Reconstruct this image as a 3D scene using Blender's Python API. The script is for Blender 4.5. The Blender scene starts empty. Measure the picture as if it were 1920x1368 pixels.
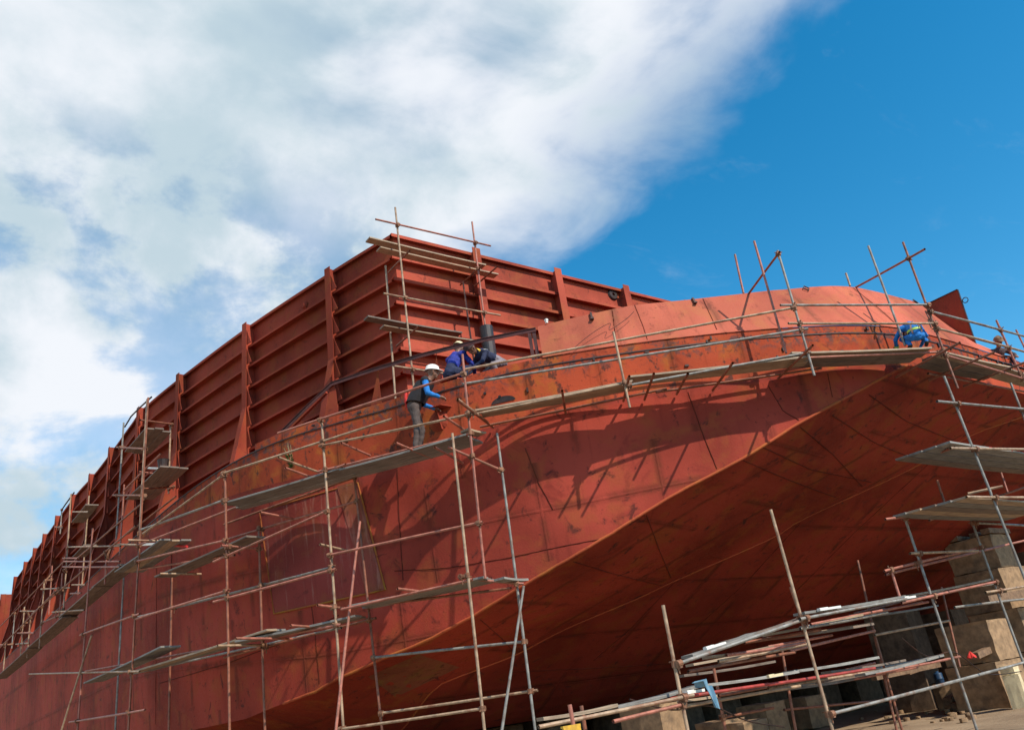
import bpy, bmesh, math, random
import numpy as np
from mathutils import Vector, Matrix
random.seed(7)
sc = bpy.context.scene
COL = sc.collection

# ------------------------------------------------------------------ camera calibration (from the vanishing points of the barge)
F_PX, CX, CY, EYE = 1525.0, 960.0, 684.0, 1.6
ROT = np.array([[0.80882093, -0.12442465, -0.574741],
                [-0.57140669, -0.39720455, -0.71813853],
                [-0.1389356, 0.90925632, -0.39236443]])
def ray(px, py):
    return ROT @ np.array([(px-CX)/F_PX, -(py-CY)/F_PX, -1.0])
def atz(px, py, z):
    r = ray(px, py); return r*((z-EYE)/r[2]) + np.array([0, 0, EYE])
def aty(px, py, y):
    r = ray(px, py); return r*(y/r[1]) + np.array([0, 0, EYE])
def atx(px, py, x):
    r = ray(px, py); return r*(x/r[0]) + np.array([0, 0, EYE])
def V(*a): return np.array(a, float)

# ------------------------------------------------------------------ plan of the deck edge (port half, bow forward of y = 16)
XC = 26.0
EP = [(3.6,100),(4.0,84),(4.5,68),(4.9,54),(5.12,42),(5.3,33),(5.42,28),(5.52,24.5),(5.66,21.7),(5.88,19.6),(6.22,17.9),(6.75,16.55),
      (7.4,15.5),(8.0,14.6),(8.48,13.7),(8.98,12.9),(9.9,11.72),(11.41,10.45),(13,9.38),(14.56,8.52),(15.76,8.0),(16.9,7.7),(18.1,7.62),
      (20,7.62),(22,7.65),(24,7.66),(26,7.66)]
def catmull(P, n=8):
    P = [np.array(p, float) for p in P]; out = []
    for i in range(len(P)-1):
        p0, p1, p2, p3 = P[max(i-1, 0)], P[i], P[i+1], P[min(i+2, len(P)-1)]
        for k in range(n):
            t = k/n
            out.append(.5*((2*p1)+(-p0+p2)*t+(2*p0-5*p1+4*p2-p3)*t*t+(-p0+3*p1-3*p2+p3)*t**3))
    out.append(P[-1]); return np.array(out)
E_ = catmull(EP)
S_ = np.concatenate([[0], np.cumsum(np.hypot(*np.diff(E_, axis=0).T))])
T_ = np.gradient(E_, axis=0); T_ /= np.linalg.norm(T_, axis=1)[:, None]
N_ = np.stack([T_[:, 1], -T_[:, 0]], 1)          # outward
def plan(s, off=0.0):
    return V(np.interp(s, S_, E_[:, 0]) + off*np.interp(s, S_, N_[:, 0]), np.interp(s, S_, E_[:, 1]) + off*np.interp(s, S_, N_[:, 1]))
def normal(s):
    n = V(np.interp(s, S_, N_[:, 0]), np.interp(s, S_, N_[:, 1])); return n/np.linalg.norm(n)
def tang(s):
    n = normal(s); return V(-n[1], n[0])
def hit(px, py, off):
    """where the sight line through a pixel of the photograph meets the vertical surface `off` metres outside the deck edge; returns x, y, z, s"""
    C = E_ + N_*off; r = ray(px, py)
    for i in range(len(C)-1):
        a, b = C[i], C[i+1]; d = b-a
        det = -r[0]*d[1] + d[0]*r[1]
        if abs(det) < 1e-9: continue
        t = (-a[0]*d[1] + d[0]*a[1])/det
        u = (r[0]*a[1] - r[1]*a[0])/det
        if -1e-6 <= u <= 1+1e-6 and t > 0:
            return V(r[0]*t, r[1]*t, EYE+r[2]*t, S_[i]+u*(S_[i+1]-S_[i]))
    raise ValueError((px, py, off))
def P(px, py, off): return hit(px, py, off)[:3]
def nearest(p):
    i = np.hypot(E_[:, 0]-p[0], E_[:, 1]-p[1]).argmin()
    return S_[i], (p[:2]-E_[i]).dot(N_[i])
def flare_hit(px, py, k, z0=7.0):
    r = ray(px, py)
    for t in np.arange(4, 60, .03):
        p = r*t + np.array([0, 0, EYE]); s, o = nearest(p)
        if o < -k*max(0, z0-p[2]): return V(*p, s)

# ------------------------------------------------------------------ mesh helpers
class MB:
    def __init__(s): s.v = []; s.f = []; s.uv = {}; s.mi = []
    def add(s, vs, fs, m=0):
        n = len(s.v); s.v += [tuple(map(float, v)) for v in vs]
        for f in fs: s.f.append(tuple(i+n for i in f)); s.mi.append(m)
    def grid(s, rows, uvs=None, m=0, flip=False):
        n = len(s.v); R, C = len(rows), len(rows[0])
        for r in rows: s.v += [tuple(map(float, v)) for v in r]
        for i in range(R-1):
            for j in range(C-1):
                q = (n+i*C+j, n+(i+1)*C+j, n+(i+1)*C+j+1, n+i*C+j+1)
                s.f.append(q[::-1] if flip else q); s.mi.append(m)
        if uvs is not None:
            for i in range(R):
                for j in range(C): s.uv[n+i*C+j] = uvs[i][j]
    def box(s, c, ax, ay, az, hx, hy, hz, m=0):
        c, ax, ay, az = map(lambda a: np.array(a, float), (c, ax, ay, az))
        vs = [c+ax*hx*i+ay*hy*j+az*hz*k for i in (-1, 1) for j in (-1, 1) for k in (-1, 1)]
        s.add(vs, [(0,1,3,2),(4,6,7,5),(0,4,5,1),(2,3,7,6),(0,2,6,4),(1,5,7,3)], m)
    def bar(s, a, b, w, h, up=(0, 0, 1), m=0):
        a, b = np.array(a, float), np.array(b, float); d = b-a; L = np.linalg.norm(d); d /= L
        up = np.array(up, float); side = np.cross(d, up); side /= np.linalg.norm(side); up2 = np.cross(side, d)
        s.box((a+b)/2, d, side, up2, L/2, w/2, h/2, m)
    def tube(s, a, b, r, n=10, r2=None, caps=False, m=0):
        a, b = np.array(a, float), np.array(b, float); d = (b-a)/np.linalg.norm(b-a)
        h = np.array([0, 0, 1.]) if abs(d[2]) < .9 else np.array([1., 0, 0])
        u = np.cross(d, h); u /= np.linalg.norm(u); w = np.cross(d, u); r2 = r if r2 is None else r2
        A = [a+r*(u*math.cos(t)+w*math.sin(t)) for t in np.arange(n)*2*math.pi/n]
        B = [b+r2*(u*math.cos(t)+w*math.sin(t)) for t in np.arange(n)*2*math.pi/n]
        fs = [(i, (i+1) % n, n+(i+1) % n, n+i) for i in range(n)]
        if caps: fs += [tuple(range(n))[::-1], tuple(range(n, 2*n))]
        s.add(A+B, fs, m)
    def path_tube(s, pts, r, n=8, m=0):
        pts = [np.array(p, float) for p in pts]; rings = []
        for i, p in enumerate(pts):
            d = pts[min(i+1, len(pts)-1)] - pts[max(i-1, 0)]; d /= np.linalg.norm(d)
            h = np.array([0, 0, 1.]) if abs(d[2]) < .95 else np.array([1., 0, 0])
            u = np.cross(d, h); u /= np.linalg.norm(u); w = np.cross(d, u)
            rings.append([p+r*(u*math.cos(t)+w*math.sin(t)) for t in np.arange(n+1)*2*math.pi/n])
        s.grid(rings, m=m)
    def prism(s, poly, d, m=0):
        """extrude a flat 3-D polygon along d"""
        n = len(poly); d = np.array(d, float)
        s.add([np.array(p, float) for p in poly]+[np.array(p, float)+d for p in poly],
              [tuple(range(n))[::-1], tuple(range(n, 2*n))]+[(i, (i+1) % n, n+(i+1) % n, n+i) for i in range(n)], m)
    def lathe(s, c, prof, n=20, axis=(0, 0, 1), m=0):
        c = np.array(c, float); ax = np.array(axis, float); ax /= np.linalg.norm(ax)
        h = np.array([1., 0, 0]) if abs(ax[0]) < .9 else np.array([0, 1., 0])
        u = np.cross(ax, h); u /= np.linalg.norm(u); w = np.cross(ax, u)
        s.grid([[c+ax*z+r*(u*math.cos(t)+w*math.sin(t)) for t in np.arange(n+1)*2*math.pi/n] for r, z in prof], m=m)
    def build(s, name, mats, parent=None, base=None, smooth=False, fix=True):
        if base is None: base = V(0, 0, 0) if parent is None else parent['_b'] if '_b' in parent else V(0, 0, 0)
        base = np.array(base, float)
        me = bpy.data.meshes.new(name)
        me.from_pydata([tuple(np.array(v)-base) for v in s.v], [], s.f)
        for m in (mats if isinstance(mats, (list, tuple)) else [mats]): me.materials.append(m)
        me.polygons.foreach_set('material_index', s.mi)
        if s.uv:
            ul = me.uv_layers.new(name='UVMap')
            for lp in me.loops: ul.data[lp.index].uv = s.uv.get(lp.vertex_index, (0, 0))
        if fix:
            bm = bmesh.new(); bm.from_mesh(me); bmesh.ops.recalc_face_normals(bm, faces=bm.faces); bm.to_mesh(me); bm.free()
        if smooth: me.polygons.foreach_set('use_smooth', [True]*len(me.polygons))
        o = bpy.data.objects.new(name, me); COL.objects.link(o)
        if parent is not None:
            o.parent = parent; BASE[o.name] = BASE[parent.name]
        else:
            o.location = tuple(base); BASE[o.name] = base
        return o
BASE = {}
def part(mb, name, mats, parent, **k): return mb.build(name, mats, parent, base=BASE[parent.name], **k)
def tag(o, label=None, cat=None, group=None, kind=None):
    if label: o['label'] = label
    if cat: o['category'] = cat
    if group: o['group'] = group
    if kind: o['kind'] = kind
    return o
def thing(name, label, cat, base, group=None):
    o = bpy.data.objects.new(name, None); o.empty_display_size = .3; COL.objects.link(o)
    o.location = tuple(map(float, base)); BASE[o.name] = np.array(base, float)
    return tag(o, label, cat, group)

# ------------------------------------------------------------------ materials
def mat(name):
    m = bpy.data.materials.new(name); m.use_nodes = True
    nt = m.node_tree; nt.nodes.clear()
    out = nt.nodes.new('ShaderNodeOutputMaterial'); b = nt.nodes.new('ShaderNodeBsdfPrincipled')
    nt.links.new(b.outputs[0], out.inputs[0])
    return m, nt, b
class G:
    """small node-graph helper"""
    def __init__(s, nt): s.nt = nt
    def n(s, t, **k):
        x = s.nt.nodes.new(t)
        for a, v in k.items(): setattr(x, a, v)
        return x
    def set(s, sock, v):
        if hasattr(v, 'is_output') or isinstance(v, bpy.types.NodeSocket): s.nt.links.new(v, sock)
        else: sock.default_value = v
    def math(s, op, a, b=0.0, c=None, clamp=False):
        x = s.n('ShaderNodeMath', operation=op, use_clamp=clamp); s.set(x.inputs[0], a); s.set(x.inputs[1], b)
        if c is not None: s.set(x.inputs[2], c)
        return x.outputs[0]
    def mapr(s, v, a, b, c=0.0, d=1.0, smooth=True):
        x = s.n('ShaderNodeMapRange', interpolation_type='SMOOTHSTEP' if smooth else 'LINEAR')
        s.set(x.inputs[0], v)
        for i, q in enumerate((a, b, c, d)): s.set(x.inputs[i+1], q)
        return x.outputs[0]
    def mix(s, f, a, b, mode='MIX'):
        x = s.n('ShaderNodeMix', data_type='RGBA', blend_type=mode); x.clamp_factor = True
        s.set(x.inputs[0], f); s.set(x.inputs[6], a); s.set(x.inputs[7], b); return x.outputs[2]
    def noise(s, vec, scale, detail=4, rough=.55, dist=0.0):
        x = s.n('ShaderNodeTexNoise'); x.inputs['Scale'].default_value = scale; x.inputs['Detail'].default_value = detail
        x.inputs['Roughness'].default_value = rough; x.inputs['Distortion'].default_value = dist
        if vec is not None: s.nt.links.new(vec, x.inputs['Vector'])
        return x.outputs['Fac']
    def mapping(s, vec, scale=(1, 1, 1), rot=(0, 0, 0), loc=(0, 0, 0)):
        x = s.n('ShaderNodeMapping'); s.nt.links.new(vec, x.inputs[0])
        x.inputs['Scale'].default_value = scale; x.inputs['Rotation'].default_value = rot; x.inputs['Location'].default_value = loc
        return x.outputs[0]
    def coord(s, kind='Object'): return s.n('ShaderNodeTexCoord').outputs[kind]
    def bump(s, h, strength=.3, dist=.02):
        x = s.n('ShaderNodeBump'); x.inputs['Strength'].default_value = strength; x.inputs['Distance'].default_value = dist
        s.nt.links.new(h, x.inputs['Height']); return x.outputs[0]
def rgb(r, g, b): return (r, g, b, 1)

def oxide(name, base, uv=False, su=2.4, sv=1.9, rust=.5, scuff=.5, rough=.68, streak=.5, burn=False, pale=False):
    """red-oxide primer on steel plate: tone patches, dark scuffs, orange rust, run-down streaks, weld seams (uv only)"""
    m, nt, b = mat(name); g = G(nt); co = g.coord('Object')
    big = g.noise(co, .35, 3, .5); mid = g.noise(co, 1.7, 5, .6, .3); fine = g.noise(co, 22, 4, .6)
    c0 = rgb(*[x*.66 for x in base]); c1 = rgb(*[min(1, x*1.22) for x in base])
    col = g.mix(g.mapr(big, .3, .7), c0, c1)
    col = g.mix(g.math('MULTIPLY', g.mapr(mid, .48, .68), .75*rust), col, rgb(base[0]*.95, base[1]*1.75, base[2]*.85))
    if uv:
        uvn = g.n('ShaderNodeUVMap').outputs[0]; sp = g.n('ShaderNodeSeparateXYZ'); nt.links.new(uvn, sp.inputs[0]); u, v = sp.outputs[0], sp.outputs[1]
        st = g.noise(g.mapping(uvn, (4.5, .25, 1)), 1.3, 4, .6)
    else:
        sp = g.n('ShaderNodeSeparateXYZ'); nt.links.new(co, sp.inputs[0])
        st = g.noise(g.mapping(co, (4.5, 4.5, .3)), 1.3, 4, .6)
    col = g.mix(g.math('MULTIPLY', g.mapr(st, .54, .8), .6*streak), col, rgb(base[0]*.42, base[1]*.45, base[2]*.5))
    sm = g.noise(g.mapping(co, (1, 1, 1), loc=(5, 3, 1)), 3.1, 6, .68, .6)
    col = g.mix(g.math('MULTIPLY', g.mapr(sm, .56, .70), .85*scuff), col, rgb(.05, .022, .02))
    sm2 = g.noise(g.mapping(co, loc=(1, 7, 2)), .9, 5, .7, 1.2)
    col = g.mix(g.math('MULTIPLY', g.mapr(sm2, .54, .68), .5*scuff), col, rgb(base[0]*.5, base[1]*.5, base[2]*.6))
    sm3 = g.noise(g.mapping(co, loc=(9, 1, 4)), 7.5, 4, .6, .4)
    col = g.mix(g.math('MULTIPLY', g.mapr(sm3, .66, .74), .8*scuff), col, rgb(.03, .015, .014))
    if burn:
        bn = g.noise(g.mapping(co, loc=(2, 2, 9)), 5.5, 5, .65, .5); near_top = g.mapr(v, .38, .02)
        col = g.mix(g.math('MULTIPLY', g.mapr(bn, .49, .60), g.math('MULTIPLY', near_top, .85)), col, rgb(.07, .055, .055))
        bn2 = g.noise(g.mapping(uvn, (1.3, .8, 1), loc=(4, 0, 0)), 3.3, 4, .6)
        col = g.mix(g.math('MULTIPLY', g.mapr(bn2, .58, .66), .8), col, rgb(.055, .03, .025))
    if pale:      # whitish scrapes running down the plate
        pl_ = g.noise(g.mapping(co, (5.5, 5.5, .35), loc=(3, 3, 0)), 1.5, 5, .7, .2)
        col = g.mix(g.math('MULTIPLY', g.mapr(pl_, .52, .68), .38), col, rgb(.40, .22, .17))
    h = fine
    if uv:
        def seam(t, period, wd, jit):
            row = g.math('FLOOR', g.math('DIVIDE', v, sv*1.0)) if jit else 0.0
            tt = g.math('ADD', g.math('DIVIDE', t, period), g.math('MULTIPLY', row, .37) if jit else 0.0)
            fr = g.math('ABSOLUTE', g.math('SUBTRACT', g.math('FRACT', tt), .5))
            wob = g.math('MULTIPLY', g.math('SUBTRACT', mid, .5), .02)
            return g.math('MULTIPLY', g.math('ABSOLUTE', g.math('ADD', fr, wob)), period)
        d1 = seam(u, su, .02, True); d2 = seam(v, sv, .02, False); d = g.math('MINIMUM', d1, d2)
        halo = g.math('MULTIPLY', g.mapr(d, .14, .02), g.mapr(mid, .35, .6, .1, .65))
        col = g.mix(g.math('MULTIPLY', halo, .95), col, rgb(base[0]*.33, base[1]*.5, base[2]*.5))
        bead = g.mapr(d, .035, .008); h = g.math('ADD', fine, g.math('MULTIPLY', bead, 1.5))
        # plate waviness between frames
        fr2 = g.math('SINE', g.math('MULTIPLY', u, 2*math.pi/.6))
        h = g.math('ADD', h, g.math('MULTIPLY', fr2, .45)); h = g.math('ADD', h, g.math('MULTIPLY', mid, 1.2))
    nt.links.new(col, b.inputs['Base Color'])
    nt.links.new(g.mapr(fine, .3, .7, rough-.08, rough+.15), b.inputs['Roughness'])
    b.inputs['Specular IOR Level'].default_value = .06
    nt.links.new(g.bump(h, .35, .012), b.inputs['Normal'])
    return m
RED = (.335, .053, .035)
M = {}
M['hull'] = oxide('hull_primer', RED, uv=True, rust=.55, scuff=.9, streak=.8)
M['bottom'] = oxide('bottom_primer', (.25, .036, .021), uv=True, su=3.1, sv=2.6, rust=.6, scuff=.9, streak=.4)  # same primer darkened: shade of the rake put into the colour
M['bevel'] = oxide('bevel_primer', (.30, .045, .026), uv=True, su=3.1, sv=2.6, rust=.8, scuff=1.0, streak=.5)  # same primer lightened: the bevel's stronger light put into the colour
M['strake'] = oxide('strake_primer', (.38, .064, .028), uv=True, su=1.5, sv=50, rust=.9, scuff=1.0, streak=.9, burn=True)
M['bulwark'] = oxide('bulwark_primer', (.45, .115, .072), uv=True, su=2.2, sv=50, rust=.3, scuff=.6, streak=.9)
M['redfront'] = oxide('bin_front_primer', (.37, .074, .046), rust=.4, scuff=.6, streak=.6)  # lighter than the bin sides: sunlight on the front put into the colour
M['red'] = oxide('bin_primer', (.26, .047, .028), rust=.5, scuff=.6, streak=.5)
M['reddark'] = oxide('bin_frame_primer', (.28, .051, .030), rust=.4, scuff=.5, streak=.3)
M['rustbar'] = oxide('rusty_bar', (.40, .085, .038), rust=.7, scuff=.5, streak=.3, rough=.7)

def simple(name, c, rough=.6, metal=0.0, var=.35, scale=6, dirt=None, dirtamt=.5, bump=.2):
    m, nt, b = mat(name); g = G(nt); co = g.coord('Object')
    n1 = g.noise(co, scale, 5, .6); n2 = g.noise(g.mapping(co, loc=(4, 2, 7)), scale*.45, 5, .65, .4)
    col = g.mix(g.mapr(n1, .25, .75), rgb(*[x*(1-var) for x in c]), rgb(*[min(1, x*(1+var)) for x in c]))
    if dirt: col = g.mix(g.math('MULTIPLY', g.mapr(n2, .48, .68), dirtamt), col, rgb(*dirt))
    nt.links.new(col, b.inputs['Base Color']); b.inputs['Roughness'].default_value = rough; b.inputs['Metallic'].default_value = metal
    if bump: nt.links.new(g.bump(n1, bump, .01), b.inputs['Normal'])
    return m
M['railbrown'] = simple('dark_red_steel', (.085, .022, .018), .6, .1, .35, 5, (.03, .015, .012), .6)
M['dark'] = simple('dark_steel', (.035, .022, .02), .55, .3, .4, 5, (.12, .04, .02), .6)
M['blackpipe'] = simple('burnt_black_pipe', (.025, .022, .024), .5, .2, .4, 4, (.16, .05, .02), .55)
M['concrete'] = simple('concrete', (.30, .19, .105), .92, 0, .3, 5, (.12, .08, .055), .6, .6)
M['concdark'] = simple('dirty_concrete', (.13, .085, .055), .95, 0, .4, 5, (.05, .03, .02), .6, .6)  # concrete darkened, the shade under the hull put into its colour
M['timber'] = simple('old_timber', (.20, .12, .07), .85, 0, .35, 9, (.08, .045, .03), .5, .5)
M['white'] = simple('white_paint', (.75, .74, .70), .4, 0, .06, 8, (.45, .40, .34), .3, .05)
M['cream'] = simple('cream_plastic', (.70, .58, .36), .4, 0, .08, 8, (.4, .3, .18), .35, .05)
M['hatbrown'] = simple('brown_cap_cloth', (.055, .028, .028), .8, 0, .3, 20)
M['skin'] = simple('skin', (.20, .095, .06), .5, 0, .12, 15, bump=.05)
M['blue'] = simple('bright_blue_cloth', (.012, .17, .52), .85, 0, .25, 12, bump=.5)
M['royal'] = simple('royal_blue_cloth', (.02, .035, .28), .85, 0, .3, 12, bump=.5)
M['navy'] = simple('navy_cloth', (.012, .018, .055), .85, 0, .3, 12, bump=.5)
M['black'] = simple('black_cloth', (.012, .010, .013), .85, 0, .3, 14, bump=.4)
M['trouser'] = simple('grey_brown_cloth', (.075, .055, .05), .9, 0, .3, 10, (.12, .07, .045), .4, .5)
M['pinstripe'] = simple('grey_striped_cloth', (.22, .19, .21), .9, 0, .3, 10, (.05, .04, .07), .5, .4)
M['boot'] = simple('dark_boot', (.02, .015, .013), .6, 0, .3, 10, (.10, .055, .035), .5)
M['hivis'] = simple('hi_vis_tape', (.42, .72, .10), .6, 0, .1, 20, (.65, .68, .55), .4, .1)
M['yellow'] = simple('yellow_cloth', (.70, .45, .03), .8, 0, .15, 12)
M['redcloth'] = simple('red_cloth', (.60, .03, .025), .8, 0, .2, 10)
M['bluedrum'] = simple('blue_plastic', (.010, .05, .13), .5, 0, .15, 6, (.06, .05, .05), .4, .05)
M['ragblue'] = simple('pale_blue_cloth', (.15, .29, .40), .85, 0, .15, 12, (.3, .3, .3), .3)
M['harness'] = simple('harness_webbing', (.20, .12, .10), .8, 0, .2, 20)
M['sign'] = simple('yellow_paint', (.62, .36, .03), .6, 0, .12, 10, (.2, .1, .03), .4)
M['leaf'] = simple('leaf', (.06, .11, .02), .7, 0, .4, 20, bump=0)
M['stalk'] = simple('dry_stalk', (.16, .11, .05), .8, 0, .3, 20, bump=0)
M['patch'] = oxide('insert_plate', (.25, .046, .038), rust=.5, scuff=.5, streak=.6, rough=.5, pale=True)
M['redpaint'] = simple('red_paint_mark', (.55, .03, .03), .6, 0, .15, 10)

M['palestrip'] = oxide('scraped_plate', (.24, .06, .045), rust=.6, scuff=.7, streak=1.0, pale=True)
M['weldrust'] = oxide('rusty_weld', (.33, .10, .033), rust=.9, scuff=.6, streak=.3)
M['seam'] = oxide('weld_seam', (.13, .026, .017), rust=.5, scuff=.8, streak=.3)
M['bare'] = oxide('bare_plate', (.23, .072, .040), rust=.8, scuff=.8, streak=.4)
def tube_mat():
    m, nt, b = mat('scaffold_tube'); g = G(nt); co = g.coord('Object')
    rnd = g.n('ShaderNodeObjectInfo').outputs['Random']
    cr = g.n('ShaderNodeValToRGB'); nt.links.new(rnd, cr.inputs[0]); cr.color_ramp.interpolation = 'CONSTANT'
    stops = [(0, (.34, .14, .10)), (.20, (.40, .20, .14)), (.38, (.28, .12, .075)), (.52, (.46, .30, .20)), (.66, (.33, .29, .25)), (.80, (.24, .23, .22)), (.92, (.40, .10, .08))]
    els = cr.color_ramp.elements
    els[0].position = 0; els[0].color = rgb(*stops[0][1]); els[1].position = stops[1][0]; els[1].color = rgb(*stops[1][1])
    for p, c in stops[2:]:
        e = els.new(p); e.color = rgb(*c)
    n1 = g.noise(co, 3.2, 4, .6, .2); n2 = g.noise(g.mapping(co, loc=(3, 8, 1)), 9, 5, .7); n3 = g.noise(g.mapping(co, loc=(7, 1, 5)), 1.4, 3, .5)
    col = g.mix(g.math('MULTIPLY', g.mapr(n1, .5, .62), .7), cr.outputs[0], rgb(.20, .075, .045))
    col = g.mix(g.math('MULTIPLY', g.mapr(n3, .55, .62), .65), col, rgb(.44, .31, .21))
    col = g.mix(g.math('MULTIPLY', g.mapr(n2, .60, .70), .85), col, rgb(.055, .03, .025))
    nt.links.new(col, b.inputs['Base Color']); b.inputs['Roughness'].default_value = .55; b.inputs['Metallic'].default_value = .15
    nt.links.new(g.bump(n2, .3, .004), b.inputs['Normal'])
    return m
M['tube'] = tube_mat()
def tone_tube(name, c, dirt):
    return simple(name, c, .55, .12, .35, 7, dirt, .85, .3)
M['tgrey'] = tone_tube('galvanised_tube', (.25, .24, .22), (.18, .10, .065))
M['tpale'] = tone_tube('pale_tube', (.38, .26, .17), (.22, .095, .055))
M['tpink'] = tone_tube('pink_primed_tube', (.38, .14, .10), (.24, .11, .07))
M['tbrown'] = tone_tube('rusty_tube', (.26, .095, .055), (.10, .05, .035))
M['tred'] = tone_tube('red_painted_tube', (.34, .04, .032), (.22, .06, .045))
M['coupler'] = simple('rusty_coupler', (.20, .09, .05), .7, .3, .5, 12, (.36, .22, .14), .6, .4)
def board_mat(name, c, grey):
    m, nt, b = mat(name); g = G(nt); co = g.coord('Object')
    uvn = g.n('ShaderNodeUVMap').outputs[0]
    gr = g.noise(g.mapping(uvn, (.8, 14, 1)), 3, 5, .65, .3); bl = g.noise(co, 2.3, 5, .65, .5); rnd = g.n('ShaderNodeObjectInfo').outputs['Random']
    col = g.mix(g.mapr(gr, .3, .7), rgb(*[x*.6 for x in c]), rgb(*[x*1.25 for x in c]))
    col = g.mix(g.math('MULTIPLY', g.mapr(bl, .5, .7), .6), col, rgb(*grey))
    hs = g.n('ShaderNodeHueSaturation'); nt.links.new(col, hs.inputs['Color']); nt.links.new(g.mapr(rnd, 0, 1, .8, 1.2, False), hs.inputs['Value'])
    nt.links.new(hs.outputs[0], b.inputs['Base Color']); b.inputs['Roughness'].default_value = .75
    nt.links.new(g.bump(gr, .35, .006), b.inputs['Normal'])
    return m
M['wood'] = board_mat('pale_board', (.36, .265, .18), (.20, .13, .09))
M['greyboard'] = board_mat('grey_board', (.25, .24, .22), (.10, .075, .06))
M['dullboard'] = board_mat('weathered_board', (.20, .155, .125), (.08, .055, .045))
# ================================================================== THE BARGE
BB = V(XC, 50, 0)
barge = thing('barge', 'huge red-primed steel barge under construction on concrete blocks, walled cargo bin on deck', 'barge', BB)
DECK = 8.0
def mir(p): return V(2*XC-p[0], *p[1:])
SM = S_[-1]
stations = np.concatenate([np.linspace(0, S_[8*6], 12)[:-1], np.linspace(S_[8*6], SM, 150)])   # y = 100 ... 28 ... centre
def z_sb(s):
    x, y = plan(s)
    if y > 16.5: return float(np.interp(y, [16.5, 20, 24, 28], [7.0, 7.35, 7.7, 7.93]))
    return float(np.interp(x, [6.8, 10, 12, 14, 16, 17, 22, 26], [7.0, 6.95, 7.08, 7.12, 7.25, 7.27, 7.2, 7.18]))
def strip(rows_fn, ss, vs_uv, mirror=True):
    rows, uvs = [], []
    for s in ss:
        r = rows_fn(s); rows.append(r); uvs.append([(s, v) for v in vs_uv(s, r)])
    if mirror:
        n = len(ss)
        for k in range(n-2 if abs(ss[-1]-SM) < 1e-6 else n-1, -1, -1):
            rows.append([mir(p) for p in rows[k]]); uvs.append([(2*SM-ss[k], q[1]) for q in uvs[k]])
    return rows, uvs
# sheer strake
mb = MB()
def f_st(s):
    e = plan(s); zb = z_sb(s); return [V(*e, z) for z in np.linspace(DECK, zb, 4)]
rows, uvs = strip(f_st, stations, lambda s, r: [DECK-p[2] for p in r]); mb.grid(rows, uvs)
part(mb, 'sheer_strake', M['strake'], barge, smooth=True)
# a dark open joint / edge bar at deck level
mb = MB()
def f_eb(s):
    a = plan(s, .018); b = plan(s, -.01); return [V(*b, DECK+.012), V(*a, DECK+.012), V(*a, DECK-.014), V(*b, DECK-.014)]
rows, uvs = strip(f_eb, stations, lambda s, r: [0, .02, .06, .08]); mb.grid(rows, uvs)
part(mb, 'deck_edge_bar', M['dark'], barge)
# chine 1: foot of the side plating (measured along the photographed chine, side raked inwards towards the bow)
ch_px = [(x, y, .07) for x, y in [(1695,684),(1600,737),(1500,795),(1400,855),(1260,930),(1150,1000),(1060,1051),(981,1100),(881,1158),(806,1198),(720,1234),(640,1270),(589,1297),(500,1330),(460,1347)]]
ch = [flare_hit(*q) for q in ch_px]
ch[0] = V(16.84, 7.70, 7.27, nearest(V(16.84, 7.7))[0])
cs = np.array([c[3] for c in ch]); cz = np.array([c[2] for c in ch]); co_ = np.array([nearest(c)[1] for c in ch])
o_ = np.argsort(cs); cs, cz, co_ = cs[o_], cz[o_], co_[o_]
S_START = cs[-1]
s28 = S_[8*6]
cs = np.concatenate([[0, s28-6, s28], cs]); cz = np.concatenate([[2.36, 2.36, 2.36], cz]); co_ = np.concatenate([[-.2, -.25, -.28], co_])
def smooth_interp(x, X, Y):
    v = 0
    for d in (-.5, -.25, 0, .25, .5): v += np.interp(min(max(x+d, X[0]), X[-1]), X, Y)
    return v/5
def chine1(s):
    z = float(np.interp(s, cs, cz)); o = float(smooth_interp(s, cs, co_)) if s < S_START-.6 else float(np.interp(s, cs, co_))
    return V(*plan(s, o), z)
side_s = np.concatenate([stations[stations < S_START-.05], [S_START]])
mb = MB()
def f_side(s):
    a = V(*plan(s), z_sb(s)); b = chine1(s); return [a+(b-a)*t for t in np.linspace(0, 1, 9)]
rows, uvs = strip(f_side, side_s, lambda s, r: [1+np.linalg.norm(p-r[0]) for p in r], mirror=False)
mb.grid(rows, uvs)
mb.grid([[mir(p) for p in r] for r in rows], uvs)
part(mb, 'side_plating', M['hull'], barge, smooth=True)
# chine 2 on the plane of the bow rake, then the flat bottom
KR, YH, ZH = 2.0, 7.66, 7.2
def rake_hit(px, py):
    r = ray(px, py); t = (YH+(ZH-EYE)*KR)/(r[1]+KR*r[2]); return r*t+V(0, 0, EYE)
c2 = [rake_hit(*p) for p in [(1920,780),(1824,814),(1740,862),(1640,911),(1500,975),(1452,1006),(1261,1090),(1196,1121),(1056,1180),(971,1225),(878,1261),(812,1292)]]
d = c2[0]-c2[2]; k = (ZH-c2[0][2])/d[2]; c2 = [V(*(c2[0]+d*k)[:2], ZH)] + c2
c2[0][1] = YH
ZB = 1.42
c2 += [V(9.75, 19.2, ZB), V(8.5, 22, ZB), V(7.4, 27, ZB), V(7.0, 34, ZB), V(6.2, 60, ZB), V(5.2, 100, ZB)]
c2 = catmull(c2, 4); IB = 12*4+4                     # index of the break where the rake meets the flat bottom
c1 = [chine1(s) for s in side_s[::-1]]
c1 = np.array(c1)
def resample(Pn, n):
    L = np.concatenate([[0], np.cumsum(np.linalg.norm(np.diff(Pn, axis=0), axis=1))])
    q = np.linspace(0, L[-1], n); return np.stack([np.interp(q, L, Pn[:, k]) for k in range(3)], 1), q
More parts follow.
